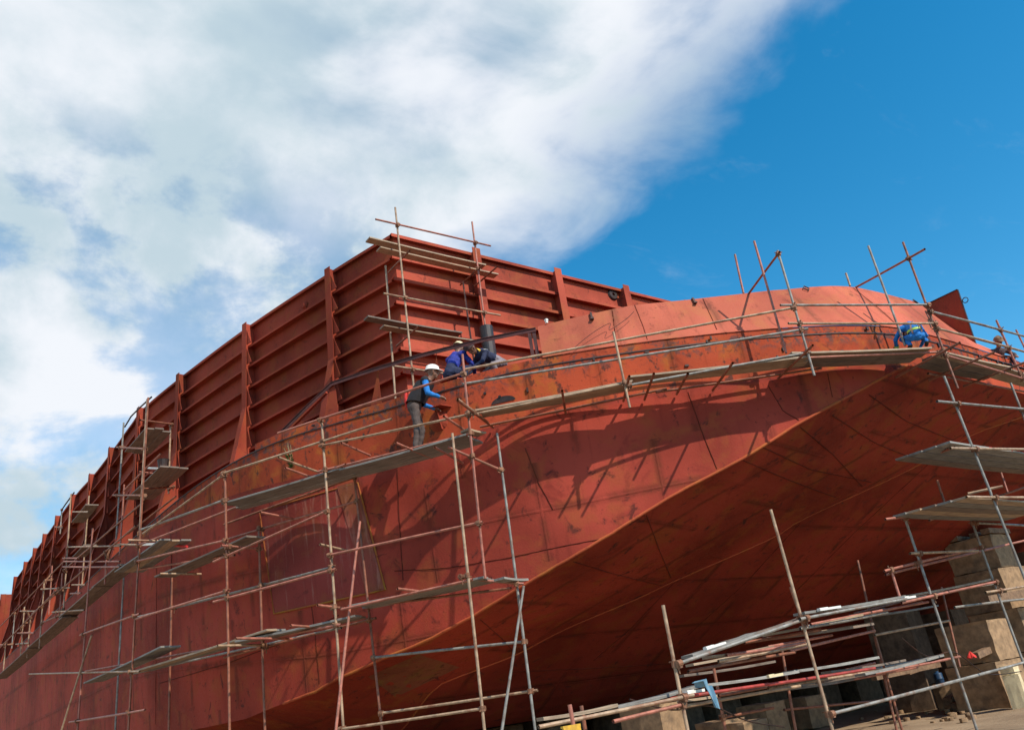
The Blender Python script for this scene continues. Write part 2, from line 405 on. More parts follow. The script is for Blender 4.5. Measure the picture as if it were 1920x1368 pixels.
ib1 = np.argmin(np.linalg.norm(c1[:, :2]-V(7.57, 17.98), axis=1)); ib2 = np.argmin(np.linalg.norm(c2[:, :2]-V(9.75, 19.2), axis=1))
a1, q1 = resample(c1[:ib1+1], 50); a2, _ = resample(c2[:ib2+1], 50); b1, q2 = resample(c1[ib1:], 30); b2, _ = resample(c2[ib2:], 30)
A1 = np.vstack([a1, b1[1:]]); A2 = np.vstack([a2, b2[1:]]); Q = np.concatenate([q1, q1[-1]+q2[1:]])
rows = [[p+(q-p)*t for t in np.linspace(0, 1, 6)] for p, q in zip(A1, A2)]
# the headlog end of the bevel follows the strake foot
for j, t in enumerate(np.linspace(0, 1, 6)):
    x = A1[0][0]+(A2[0][0]-A1[0][0])*t; s = nearest(V(x, YH))[0]; rows[0][j] = V(*plan(s), z_sb(s))
uvs = [[(qq+.6, np.linalg.norm(p-r[0])) for p in r] for qq, r in zip(Q, rows)]
mb = MB(); mb.grid(rows, uvs); mb.grid([[mir(p) for p in r] for r in rows], uvs)
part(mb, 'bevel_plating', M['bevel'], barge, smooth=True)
# rake and flat bottom
rows, uvs = [], []
for i, p in enumerate(A2):
    r = [p+(mir(p)-p)*t for t in np.linspace(0, 1, 15)]
    if i == 0:
        r = [V(*plan(nearest(q)[0]) if q[0] <= XC else (2*XC-plan(nearest(mir(q))[0])[0], plan(nearest(mir(q))[0])[1]), 7.19) for q in r]
    rows.append(r); uvs.append([(q[0]+.4, Q[i]) for q in r])
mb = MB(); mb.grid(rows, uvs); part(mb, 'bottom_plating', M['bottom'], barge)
# chine bars
for fx in (lambda c: c, mir):
    mb = MB(); mb.path_tube([fx(c)+V(*np.random.RandomState(int(c[0]*50)).uniform(-.005, .005, 3)) for c in c1 if c[1] < 17.6], .03, 8); part(mb, 'chine_bar', M['rustbar'], barge, smooth=True)
    mb = MB(); mb.path_tube([fx(c) for c in A2[:60]], .024, 6); part(mb, 'knuckle_bar', M['rustbar'], barge, smooth=True)
# deck and transom
mb = MB(); rows = [[V(p[0], p[1], DECK-.03), V(2*XC-p[0], p[1], DECK-.03)] for p in E_[::2]]
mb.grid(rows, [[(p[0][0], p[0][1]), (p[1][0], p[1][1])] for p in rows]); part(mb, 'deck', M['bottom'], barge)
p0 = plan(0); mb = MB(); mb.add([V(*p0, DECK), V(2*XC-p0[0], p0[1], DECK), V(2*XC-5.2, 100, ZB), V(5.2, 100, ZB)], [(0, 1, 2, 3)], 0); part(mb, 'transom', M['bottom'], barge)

# ---------------------------------------------------------------- bow bulwark (raked inboard over the bow)
def bw_off(s): return -float(np.interp(s, [89.6, 91.6, 93.9, 95.7, 104], [.08, .35, .62, .82, .85]))
bt = []
for px_ in [(1008,612),(1100,590),(1180,573),(1290,562),(1380,552),(1450,544),(1520,538),(1560,536),(1600,538),(1640,546),(1680,556),(1722,567),(1768,606),(1796,632),(1830,643)]:
    s = hit(*px_, -.3)[3]
    for _ in range(6): s = hit(*px_, bw_off(s))[3]
    bt.append((s, hit(*px_, bw_off(s))[2]))
bt = np.array(bt); BW0, BW1 = bt[0][0], bt[-1][0]
def bw_top(s): return V(*plan(s, bw_off(s)), max(DECK+.3, float(np.interp(s, bt[:, 0], bt[:, 1]))))
ss = np.linspace(BW0, BW1, 60); rows, uvs = [], []
for s in ss:
    a = V(*plan(s, -.01), DECK+.2); b = bw_top(s)
    rows.append([a+(b-a)*t for t in np.linspace(0, 1, 5)]); uvs.append([(s, t*1.5+.3) for t in np.linspace(0, 1, 5)])
bk = [[p - V(*normal(s)*.014, 0) for p in r] for s, r in zip(ss, rows)]
mb = MB(); mb.grid(rows, uvs); mb.grid(bk, uvs, flip=True)
mb.grid([[r[-1] for r in rows], [r[-1] for r in bk]]); mb.grid([[r[0], q[0]] for r, q in zip([rows[0]], [bk[0]])]+[[rows[0][-1], bk[0][-1]]])
bul = part(mb, 'bow_bulwark', M['bulwark'], barge, smooth=False, fix=False)
# low coaming between the deck edge and the bulwark, running round the bow
mb = MB(); rows, uvs = [], []
for s in np.linspace(82.3, 107.2, 90):
    rows.append([V(*plan(s, -.03), DECK), V(*plan(s, -.035), DECK+.2)]); uvs.append([(s, 0), (s, .22)])
mb.grid(rows, uvs); part(mb, 'coaming', M['strake'], barge)
# lifting lugs on the bulwark
for px, py, k in [(1298,569,1), (1522,545,0), (1106,600,1), (1737,582,0)]:
    s = hit(px, py, -.6)[3]; t = V(*tang(s), 0); b = bw_top(s); n = V(*normal(s), 0); mb = MB()
    up = (b-V(*plan(s, -.01), DECK+.2)); up /= np.linalg.norm(up)
    c = b-up*.07+n*.025
    if k: mb.box(c, t, n, up, .02, .035, .09); mb.box(c-up*.09+n*.02, t, n, up, .035, .045, .02)
    else:
        pts = [c+(t*math.cos(a)*.075+up*math.sin(a)*.10)+n*.015 for a in np.linspace(0, 2*math.pi, 5)]
        mb.path_tube(pts, .014, 6)
    part(mb, 'lifting_lug', M['dark'], bul)
# broken strip edge: small tabs along the strake and deck edge
rr = random.Random(3)
for i in range(34):
    mb = MB()
    s = rr.uniform(84, 106); n = V(*normal(s), 0); t = V(*tang(s), 0)
    mb.box(V(*plan(s, .015), rr.choice([DECK+.10, DECK+.03, DECK-.05, DECK-.3, DECK-.45])), t, n, V(0, 0, 1), rr.uniform(.015, .05), .02, rr.uniform(.015, .05))
    part(mb, 'weld_tab', M['dark'], barge)
# stringer of the unfinished bulwark with its stays
pts = [V(*plan(s, -.10), z) for s, z in [(83.0, 8.22), (83.9, 8.66), (84.62, 9.06), (85.7, 9.10), (87, 9.05), (88.4, 8.98), (89.6, 8.93)]]
mb = MB()
for a, b in zip(pts[:-1], pts[1:]): mb.bar(a, b, .05, .012); mb.bar(a-V(0, 0, .045), b-V(0, 0, .045), .012, .08)
part(mb, 'bulwark_rail', M['railbrown'], barge)
def stay(px, py, w, top, m='red'):
    s = hit(px, py, -.1)[3]; n = V(*normal(s), 0); t = V(*tang(s), 0); a = V(*plan(s, -.12), DECK)
    # a tapered bracket plate standing square to the rail, wide at the deck
    poly = [a, a-n*w, a-n*(w*.35)+V(0, 0, top-DECK), a+V(0, 0, top-DECK)]
    mb = MB(); mb.prism(poly, t*.014); mb.bar(a+t*.007, a+t*.007+V(0, 0, top-DECK), .07, .012, up=n)
    part(mb, 'stay', M[m], barge)
def tri(px0, px1, pxt, off):
    """triangular plate stay lying along the rail line"""
    a, b = [V(*P(*q, off)[:2], DECK+.0) for q in (px0, px1)]; c = P(*pxt, off)
    n = V(*normal(hit(*pxt, off)[3]), 0); w = b-a
    poly = [a, b, b+V(0, 0, (c[2]-DECK)*.85)-w*.1, V(*c)]
    mb = MB(); mb.prism(poly, -n*.014); part(mb, 'stay', M['red'], barge)
tri((602,790), (636,790), (621,717), -.15)
tri((690,765), (716,757), (710,687), -.15)
tri((812,728), (826,725), (818,655), -.15)
for px, py in [(994,640), (1003,640)]: stay(px, py, .12, 8.92, 'railbrown')
# diagonal strut in front of the bin
mb = MB(); mb.bar(P(612,735,-.6), P(512,835,-.6), .07, .07); part(mb, 'strut', M['red'], barge)

# ---------------------------------------------------------------- cargo bin
ZT = 13.5
Wp = [atz(*p, ZT)[:2] for p in [(737,444),(630,510),(475,612),(350,703),(275,762),(250,800),(220,845),(182,890),(130,940),(37,1081)]]
Wp[3] = V(6.93, 25.9); Wp[4] = V(6.42, 29.1); Wp[5] = V(6.36, 31.0); Wp[6] = V(6.33, 33.8); Wp[7] = V(6.25, 37.2); Wp[8] = V(6.02, 42)
W = catmull(Wp, 6)
YF = float(Wp[0][1]); XF = float(Wp[0][0]); XR = 2*XC-XF
LZ = [12.78, 12.14, 11.46, 10.81, 10.18, 9.55, 8.9]
def offs(Pl, d):
    T = np.gradient(Pl, axis=0); T /= np.linalg.norm(T, axis=1)[:, None]
    return Pl+np.stack([-T[:, 1], T[:, 0]], 1)*d           # d > 0 : away from the bin (towards -x)
def wallseg(Pl, name, mirror=False):
    mb = MB(); fx = mir if mirror else (lambda p: p)
    mb.grid([[fx(V(*p, DECK)), fx(V(*p, ZT))] for p in Pl]); I = offs(Pl, -.012)
    mb.grid([[fx(V(*p, DECK)), fx(V(*p, ZT))] for p in I])
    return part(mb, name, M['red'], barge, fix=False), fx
def ledge_strip(Pl, z, fx, wid=.19, lip=.07, th=.012):
    mb = MB(); O = offs(Pl, wid); O2 = offs(Pl, wid+th)
    mb.grid([[fx(V(*p, z)), fx(V(*o, z))] for p, o in zip(Pl, O2)])
    mb.grid([[fx(V(*p, z-th)), fx(V(*o, z-th))] for p, o in zip(Pl, O)])
    mb.grid([[fx(V(*o, z)), fx(V(*o, z-lip))] for o in O2]); mb.grid([[fx(V(*o, z-th)), fx(V(*o, z-lip))] for o in O])
    mb.grid([[fx(V(*o, z-lip)), fx(V(*q, z-lip))] for o, q in zip(O, O2)])
    return mb
def rail_strip(Pl, fx):
    mb = MB(); O = offs(Pl, .12); I = offs(Pl, -.10)
    a = [[fx(V(*i, ZT+.012)), fx(V(*o, ZT+.012)), fx(V(*o, ZT-.07)), fx(V(*q, ZT-.07))] for i, o, q in zip(I, O, offs(Pl, .105))]
    mb.grid(a); mb.grid([[fx(V(*i, ZT)), fx(V(*o, ZT))] for i, o in zip(I, offs(Pl, .105))]); return mb
def hitwall(px, py, Pl):
    r = ray(px, py)
    for i in range(len(Pl)-1):
        a, b = Pl[i], Pl[i+1]; d = b-a; det = -r[0]*d[1]+d[0]*r[1]
        if abs(det) < 1e-9: continue
        t = (-a[0]*d[1]+d[0]*a[1])/det; u = (r[0]*a[1]-r[1]*a[0])/det
        if 0 <= u <= 1 and t > 0: return a+d*u, d/np.linalg.norm(d)
def wall_post(par, p, d, fx, k):
    """upright frame: web square to the wall, flange strip on its outer edge, spreading to a wide foot, with tripping brackets on the ledges"""
    d = V(*d, 0); n = V(-d[1], d[0], 0)
    if n[0] > 0: n = -n
    zm = 10.75; p = V(*p, 0)
    mb = MB(); q = lambda o, z, s=0: p+n*o+V(0, 0, z)+d*s
    web = [q(0, DECK), q(.98, DECK), q(.34, zm), q(.30, ZT+.03), q(0, ZT+.03)]
    w2 = [fx(v) for v in web]; dd = fx(d)-fx(V(0, 0, 0)) if fx is mir else d
    mb.prism(w2, dd*.014)
    for (o0, z0), (o1, z1) in (((.98, DECK), (.345, zm)), ((.345, zm), (.305, ZT+.03))):
        mb.bar(fx(q(o0, z0, .007)), fx(q(o1, z1, .007)), .23, .014, up=(n if fx is not mir else mir(n)-mir(V(0,0,0))))
    for z in LZ[:6]:
        # tripping bracket: upright triangle from the flange down to the ledge lip, on the bow side
        w = .27 if z > zm else .22
        a = q(.27, z, -.03); tri_ = [a, q(.27, z, -.03-w), q(.27, min(z+.62, ZT), -.03)]
        mb.prism([fx(v) for v in tri_], (n if fx is not mir else mir(n)-mir(V(0, 0, 0)))*.012)
    return part(mb, 'wall_frame', M['reddark'], par, fix=True)
side_px = [(630,510),(475,612),(350,703),(275,775),(220,842),(182,890),(147,934),(117,974),(93,1004),(74,1034),(56,1059)]
def bin_side(Pl, mirror, posts, ends=None):
    w, fx = wallseg(Pl, 'bin_side_wall', mirror)
    for z in LZ: part(ledge_strip(Pl, z, fx), 'stringer', M['reddark'], w, fix=False)
    part(rail_strip(Pl, fx), 'top_rail', M['reddark'], w, fix=False)
    for p, d in posts: wall_post(w, p, d, fx, 0)
    return w
posts = [hitwall(*q, W) for q in side_px]
posts = [q for q in posts if q is not None]
posts.append((W[-1], (W[-1]-W[-2])/np.linalg.norm(W[-1]-W[-2])))
wl = bin_side(W, False, posts)
bin_side(W, True, posts)
# eye plates on the side wall
for px, py in [(572,573)]:
    p, d = hitwall(px, py, W); r = ray(px, py); z = EYE+r[2]*np.linalg.norm(p)/np.linalg.norm(r[:2]); mb = MB()
    mb.lathe(V(*p, z), [(.0, .07), (.07, .07), (.13, 0)], 14, axis=(-1, 0, 0)); part(mb, 'eye_plate', M['reddark'], wl)
# front wall of the bin
fw_mb = MB(); fw_mb.grid([[V(x, YF, DECK), V(x, YF, ZT)] for x in np.linspace(XF, XR, 9)]); fw_mb.grid([[V(x, YF+.012, DECK), V(x, YF+.012, ZT)] for x in np.linspace(XF, XR, 9)])
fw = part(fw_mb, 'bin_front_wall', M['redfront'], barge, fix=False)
for z in LZ:
    mb = MB(); x0, x1 = XF-.202, XR+.202
    mb.box(V((x0+x1)/2, YF-.101, z-.006), (1,0,0), (0,1,0), (0,0,1), (x1-x0)/2, .101, .006)
    mb.box(V((x0+x1)/2, YF-.196, z-.05), (1,0,0), (0,1,0), (0,0,1), (x1-x0)/2, .0065, .038)
    part(mb, 'stringer', M['redfront'], fw)
mb = MB(); mb.box(V(XC, YF-.02, ZT+.006), (1,0,0), (0,1,0), (0,0,1), (XR-XF)/2+.12, .11, .006); mb.box(V(XC, YF-.122, ZT-.035), (1,0,0), (0,1,0), (0,0,1), (XR-XF)/2+.12, .007, .045)
part(mb, 'top_rail', M['redfront'], fw)
fx_ = [11.75, 14.66, 17.45] + [17.45+2.85*k for k in range(1, 9)]
for x in fx_:
    mb = MB(); mb.box(V(x, YF-.17, (DECK+ZT)/2+.02), (1,0,0), (0,1,0), (0,0,1), .007, .165, (ZT-DECK)/2)
    mb.box(V(x, YF-.342, (DECK+ZT)/2+.02), (1,0,0), (0,1,0), (0,0,1), .13, .007, (ZT-DECK)/2+.02)
    part(mb, 'wall_frame', M['redfront'], fw)
p = aty(1148,553,YF); mb = MB(); mb.lathe(V(p[0], YF-.012, p[2]), [(.055, .05), (.16, .05), (.2, 0)], 18, axis=(0,-1,0)); part(mb, 'ring_plate', M['dark'], fw)
# rear wall of the first bin, and the second bin beyond the gap
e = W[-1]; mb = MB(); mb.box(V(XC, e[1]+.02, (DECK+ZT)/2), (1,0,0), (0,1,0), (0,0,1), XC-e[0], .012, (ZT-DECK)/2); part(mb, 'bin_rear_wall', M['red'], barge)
y2 = float(atz(21,1108,ZT)[1])+1.0
W2 = np.array([[float(np.interp(y, [30, e[1], 100], [6.4, e[0], 4.9])), y] for y in np.linspace(y2, 97, 12)])
bin_side(W2, False, [(W2[i], (W2[-1]-W2[0])/np.linalg.norm(W2[-1]-W2[0])) for i in range(0, 12, 1)])
mb = MB(); mb.box(V(XC, W2[0][1]-.02, (DECK+ZT)/2), (1,0,0), (0,1,0), (0,0,1), XC-W2[0][0], .012, (ZT-DECK)/2); part(mb, 'bin_front_wall', M['red'], barge)

# ---------------------------------------------------------------- deck fittings
b0 = aty(911,612,14.3)
mb = MB(); mb.lathe(V(b0[0], 14.3, DECK-.02), [(.30, 0), (.30, .03), (.165, .04), (.165, b0[2]-DECK), (.14, b0[2]-DECK), (.14, .3)], 22)
part(mb, 'bollard', M['blackpipe'], barge, smooth=False)
# upright plate on the far side of the bow
tp = [atx(1731,569,21.4), atx(1795,543,21.4), atx(1829,640,21.4)]
zt_ = (tp[0][2]+tp[1][2])/2
mb = MB(); y0, y1 = tp[1][1], tp[0][1]+1.6
mb.prism([V(21.4, y0+.12, DECK), V(21.4, y0, tp[1][2]), V(21.4, y1, tp[1][2]), V(21.4, y1, DECK)], V(.016, 0, 0))
wp = part(mb, 'wing_plate', M['reddark'], barge)
mb = MB(); mb.bar(V(21.408, y0, tp[1][2]+.008), V(21.408, y1, tp[1][2]+.008), .06, .014); mb.bar(V(21.408, y0-.008, tp[1][2]), V(21.408, y0+.11, DECK), .06, .014, up=(0, -1, 0))
part(mb, 'edge_flange', M['dark'], wp)
q = atx(1804,565,21.4); mb = MB(); mb.path_tube([V(21.41, q[1]-.08+.07*math.cos(a), q[2]+.07*math.sin(a)) for a in np.linspace(0, 2*math.pi, 14)], .012, 6); part(mb, 'ring', M['dark'], wp)
# opening and towing bracket in the strake
s = hit(944,752,.0)[3]; c = V(*plan(s, .012), hit(944,754,0)[2]); t = V(*tang(s), 0); mb = MB()
mb.add([c]+[c+t*.26*math.cos(a)+V(0, 0, .13*math.sin(a)) for a in np.linspace(0, math.pi, 13)], [(0, i, i+1) for i in range(1, 13)])
part(mb, 'hawse_opening', M['dark'], barge)  # flat dark sheet standing in for the shade inside the opening
h = hit(822,785,0); s = h[3]; n = V(*normal(s), 0); t = V(*tang(s), 0); c = V(*plan(s), h[2]); mb = MB()
mb.lathe(c+V(0, 0, -.05), [(.0, .13), (.08, .13), (.10, .11), (.20, .03), (.23, 0)], 18, axis=n)
mb.prism([c+V(0,0,.18)-t*.05, c+V(0,0,.18)+t*.34, c+V(0,0,.18)+t*.22+n*.26, c+V(0,0,.18)-t*.02+n*.26], V(0, 0, .016))
mb.prism([c+t*.08+V(0,0,.20), c+t*.08+V(0,0,-.26), c+t*.08+n*.08+V(0,0,-.26), c+t*.08+n*.24+V(0,0,.18)], t*.016)
part(mb, 'towing_bracket', M['reddark'], barge)
# fresh insert plate in the port side
def on_side(px, py, lift=.03):
    h = flare_hit(px, py, .0, 20)
    r = ray(px, py); best = None
    for tt in np.arange(5, 60, .02):
        p = r*tt+V(0, 0, EYE); s, o = nearest(p)
        if s > S_START-.05: continue
        a = V(*plan(s), z_sb(s)); b = chine1(s)
        f = (a[2]-p[2])/(a[2]-b[2]); ob = (b[:2]-a[:2]).dot(normal(s))
        if o < ob*f:
            return p+V(*normal(s), 0)*lift, s
cor = [on_side(490,958)[0], on_side(672,905)[0], on_side(724,1105)[0], on_side(516,1150)[0]]
mb = MB(); n_ = 10
rows = []
for i in range(n_+1):
    f = i/n_; top = (489+(672-489)*f, 958+(905-958)*f); bot = (516+(724-516)*f, 1150+(1105-1150)*f)
    rows.append([on_side(top[0]+(bot[0]-top[0])*g, top[1]+(bot[1]-top[1])*g)[0] for g in np.linspace(0, 1, 5)])
mb.grid(rows, [[(i*.2, j*.4) for j in range(5)] for i in range(n_+1)])
part(mb, 'insert_plate', M['patch'], barge, smooth=True)
mb = MB(); mb.path_tube([r[0] for r in rows]+rows[-1][1:]+[r[-1] for r in rows[::-1]][1:]+rows[0][::-1][1:], .019, 6)
part(mb, 'weld_bead', M['weldrust'], barge)

# bare tan plate on the bevel, not yet primed, with its sunlight put into the tan
from mathutils.bvhtree import BVHTree
bev = [o for o in barge.children if o.name.startswith('bevel_plating')][0]
bvh = BVHTree.FromPolygons([v.co+Vector(BB) for v in bev.data.vertices], [tuple(p.vertices) for p in bev.data.polygons])
def on_bevel(px, py, lift=.012):
    r = Vector(ray(px, py)).normalized(); hh = bvh.ray_cast(Vector((0, 0, EYE)), r)
    return None if hh[0] is None else np.array(hh[0]-r*lift)
q4 = [(690,1268), (785,1226), (862,1250), (742,1306)]; rows = []
for i in range(11):
    f = i/10; a_ = np.array(q4[0])*(1-f)+np.array(q4[3])*f; b_ = np.array(q4[1])*(1-f)+np.array(q4[2])*f
    rows.append([on_bevel(*(a_*(1-k)+b_*k)) for k in np.linspace(0, 1, 11)])
if all(p is not None for r in rows for p in r):
    mb = MB(); mb.grid(rows, [[(i*.15, j*.2) for j in range(11)] for i in range(11)]); part(mb, 'bare_plate', M['bare'], barge, smooth=True)
else: print('bare plate missed')

rows = []
for i in range(9):
    f = i/8; a_ = np.array((634,912))*(1-f)+np.array((688,1112))*f; b_ = np.array((666,904))*(1-f)+np.array((722,1102))*f
    rows.append([on_side(*(a_*(1-k)+b_*k), lift=.042)[0] for k in np.linspace(0, 1, 4)])
mb = MB(); mb.grid(rows, [[(i*.2, j*.1) for j in range(4)] for i in range(9)]); part(mb, 'pale_strip', M['palestrip'], barge, smooth=True)
# weld seams seen on the plating, as raised beads
PLT = {}
for o in barge.children:
    k = o.name.split('.')[0]
    if k in ('side_plating', 'bevel_plating', 'bottom_plating', 'bow_bulwark'):
        PLT[k] = BVHTree.FromPolygons([v.co+Vector(BB) for v in o.data.vertices], [tuple(p.vertices) for p in o.data.polygons])
def seam(k, *px, r=.011, m='seam'):
    pts = []; L = np.concatenate([[0], np.cumsum([math.hypot(b[0]-a[0], b[1]-a[1]) for a, b in zip(px[:-1], px[1:])])])
    for q in np.arange(0, L[-1], 9.0):
        d = Vector(ray(np.interp(q, L, [p[0] for p in px]), np.interp(q, L, [p[1] for p in px]))).normalized(); h_ = PLT[k].ray_cast(Vector((0, 0, EYE)), d)
        if h_[0] is not None: pts.append(np.array(h_[0])+np.random.RandomState(int(q)).uniform(-.004, .004, 3))
    if len(pts) > 2: mb = MB(); mb.path_tube(pts, r, 6); part(mb, 'weld_seam', M[m], barge, smooth=True)
seam('side_plating', (323,1015), (321,1090), (318,1364), r=.02)
seam('side_plating', (294,1060), (292,1364)); seam('side_plating', (300,1280), (420,1245), (540,1200), (640,1150))
seam('side_plating', (740,1070), (840,1064), (950,1046), (1060,1022), (1180,1000)); seam('side_plating', (745,880), (748,960), (756,1090))
seam('side_plating', (1440,722), (1468,770), (1502,790)); seam('side_plating', (1552,700), (1562,752)); seam('side_plating', (985,840), (1010,905), (1040,960))
seam('side_plating', (1290,735), (1320,820), (1345,880)); seam('side_plating', (560,930), (575,1060), (590,1180), (600,1285))
seam('bevel_plating', (1212,965), (1236,1030), (1262,1092)); seam('bevel_plating', (1075,1052), (1150,1075), (1245,1098)); seam('bevel_plating', (1392,862), (1480,900), (1575,935))
seam('bevel_plating', (1560,778), (1640,830), (1720,862)); seam('bevel_plating', (1430,838), (1520,880), (1640,905)); seam('bevel_plating', (1500,800), (1560,850), (1620,915))
seam('bevel_plating', (900,1160), (945,1200), (968,1226)); seam('bevel_plating', (1630,740), (1700,790), (1790,826))
seam('bottom_plating', (960,1259), (1110,1252), (1260,1243)); seam('bottom_plating', (1262,1094), (1180,1180), (1110,1240)); seam('bottom_plating', (1500,980), (1400,1090), (1290,1190)); seam('bottom_plating', (1740,870), (1600,1000), (1480,1120))
seam('bow_bulwark', (1190,572), (1205,610), (1218,650)); seam('bow_bulwark', (1148,582), (1156,650)); seam('bow_bulwark', (1318,560), (1345,620)); seam('bow_bulwark', (1600,540), (1650,580), (1705,632))
# ================================================================== SCAFFOLDING
TR = .0242
TUBES = {}                                    # thing name -> list of (object, a, b)
def scaffold(name, label, base):
    t = thing(name, label, 'scaffold', base, 'tube scaffolds around the barge'); TUBES[t.name] = []; return t
def tube(sc_, kind, a, b, m='tube', r=TR, bend=0.0, cap=None):
    a, b = np.array(a, float), np.array(b, float); mb = MB()
    d = b-a; L = np.linalg.norm(d)
    n = max(2, int(L/.8)+1) if L > 2.0 else 2
    h = V(0, 0, 1) if abs(d[2])/L < .8 else V(1, 0, 0)
    w = np.cross(d/L, h); w /= np.linalg.norm(w); u = np.cross(w, d/L); rr = random.Random(hash((round(a[0], 2), round(b[1], 2))) & 0xffff)
    k1, k2 = rr.uniform(-.012, .012)*min(L, 4)/3, rr.uniform(-.008, .008)*min(L, 4)/3
    pts = [a+d*t+(w*k1+u*k2)*math.sin(math.pi*t)+V(0, 0, -bend)*math.sin(math.pi*t) for t in np.linspace(0, 1, n+1)]
    mb.path_tube(pts, r, 10)
    mb.path_tube([pts[0], pts[0]+(pts[1]-pts[0])*.02, pts[-1]], r*.8, 8)
    o = part(mb, kind, M[m], sc_, smooth=True)
    TUBES[sc_.name].append((o, a, b, kind)); return o
def down(a, b, z=0.0):
    """carry the line a-b on to height z (a standard that runs out of the frame down to the ground)"""
    a, b = np.array(a), np.array(b); d = b-a; t = (z-a[2])/d[2]
    e = a+d*t; k = b[:2]-a[:2]
    return e
def stand(sc_, top, bot, off, m='tube', ground=True, off2=None):
    a = P(*top, off); b = P(*bot, off if off2 is None else off2)
    # keep it plumb: share out the lean so that the tube follows the photograph at both ends but never leans more than a little
    lean = (b[:2]-a[:2]); L = a[2]-b[2]
    if np.linalg.norm(lean) > .06*L: b[:2] = a[:2]+lean*(.06*L/np.linalg.norm(lean))
    if ground: b = down(a, b, .0)
    return tube(sc_, 'standard', a, b, m)
def ledg(sc_, p0, p1, off, m='tube', off2=None, level=True, kind='ledger', bend=0):
    a, b = P(*p0, off), P(*p1, off if off2 is None else off2)
    return tube(sc_, kind, a, b, m, bend=bend)
def trans(sc_, px, out, inn, m='tube', dz=0.0):
    h = hit(*px, out); s = h[3]; a = h[:3]; b = V(*plan(s, inn), a[2]+dz)
    return tube(sc_, 'transom', a, b, m)
def near_seg(a, b, c, d):
    u, v, w = b-a, d-c, a-c; A, B, C, D, E2 = u@u, u@v, v@v, u@w, v@w; den = A*C-B*B
    s = 0 if den < 1e-9 else np.clip((B*E2-C*D)/den, 0, 1); t = np.clip((B*s+E2)/C, 0, 1); s = np.clip((B*t-D)/A, 0, 1)
    return a+u*s, c+v*t
def couplers(sc_, lim=.13):
    L = TUBES[sc_.name]
    for i in range(len(L)):
        if L[i][3] != 'standard': continue
        for j in range(len(L)):
            if i == j or (L[j][3] == 'standard' and j < i): continue
            a, b = near_seg(L[i][1], L[i][2], L[j][1], L[j][2]); g_ = np.linalg.norm(a-b)
            if g_ > lim: continue
            da = (L[i][2]-L[i][1]); da /= np.linalg.norm(da); db = (L[j][2]-L[j][1]); db /= np.linalg.norm(db)
            if abs(da@db) > .97: continue
            x = b-a; x = x/g_ if g_ > .01 else np.cross(da, db)/np.linalg.norm(np.cross(da, db))
            mb = MB(); mb.tube(a-da*.042, a+da*.042, .045, 10, caps=True); mb.tube(b-db*.042, b+db*.042, .045, 10, caps=True)
            mb.bar(a, b+x*.001, .055, .05); y = np.cross(x, db)
            mb.tube(a+y*.035-x*.075, a+y*.035+x*.085, .011, 6, caps=True); mb.box(a+y*.045, da, x, y, .024, .03, .014)
            mb.tube(b-x*.02+da*.055-y*.075, b-x*.02+da*.055+y*.085, .011, 6, caps=True); mb.box(b+da*.045, db, x, da, .024, .03, .012)
            part(mb, 'coupler', M['coupler'], L[i][0])
BOARDS = []
def board(label, a, b, w, m, side, group, th=.038, sag=.015, name='scaffold_board'):
    """one board from a to b (3-D points along its outer edge), lying w wide towards `side`"""
    a, b = np.array(a, float), np.array(b, float); d = b-a; L = np.linalg.norm(d); d /= L
    sd_ = np.array(side, float); sd_ -= d*(sd_@d); sd_ /= np.linalg.norm(sd_); up = np.cross(d, sd_); up *= np.sign(up[2])
    mb = MB(); n = 6; rows, uvs = [], []
    for t in np.linspace(0, 1, n+1):
        p = a+d*L*t-up*sag*math.sin(math.pi*t)
        r = [p-up*th, p-up*.006, p+sd_*.006, p+sd_*(w-.006), p+sd_*w-up*.006, p+sd_*w-up*th, p-up*th]
        rows.append(r); uvs.append([(t*L, k) for k in (0, .04, .05, .25, .27, .31, .5)])
    mb.grid(rows, uvs); k = len(mb.v)
    for r in (rows[0], rows[-1]): mb.add(r[:6], [(0, 1, 2, 3, 4, 5)])
    for q in range(k, len(mb.v)): mb.uv[q] = (0.1*(q % 6), .1)
    o = mb.build(name, M[m], base=(a+b)/2)
    tag(o, label, 'board', group); BOARDS.append(o); return o
def deckboards(p0, p1, off, widths, labels, m, group, off2=None, inward=None, flat=True, lift=0.0):
    """boards side by side; the first lies along the sight-line edge p0-p1, the rest towards the hull"""
    a, b = P(*p0, off), P(*p1, off if off2 is None else off2)
    if flat: a[2] = b[2] = (a[2]+b[2])/2
    d = (b-a)/np.linalg.norm(b-a); s = nearest((a+b)/2)[0]
    inn = V(*-normal(s), 0) if inward is None else inward; inn = inn-d*(inn@d); inn[2] = 0; inn /= np.linalg.norm(inn)
    k = 0; rr = random.Random(len(BOARDS)+11)
    for i, (w, lab) in enumerate(zip(widths, labels)):
        e0, e1 = rr.uniform(-.12, .12)*(i > 0), rr.uniform(-.12, .12)*(i > 0)
        mm = m if isinstance(m, str) else m[i]
        board(lab, a+inn*k+d*e0+V(0, 0, lift+.004*(i % 2)), b+inn*k+d*e1+V(0, 0, lift+.004*(i % 2)), w, mm, inn, group); k += w+.012
    return a, b

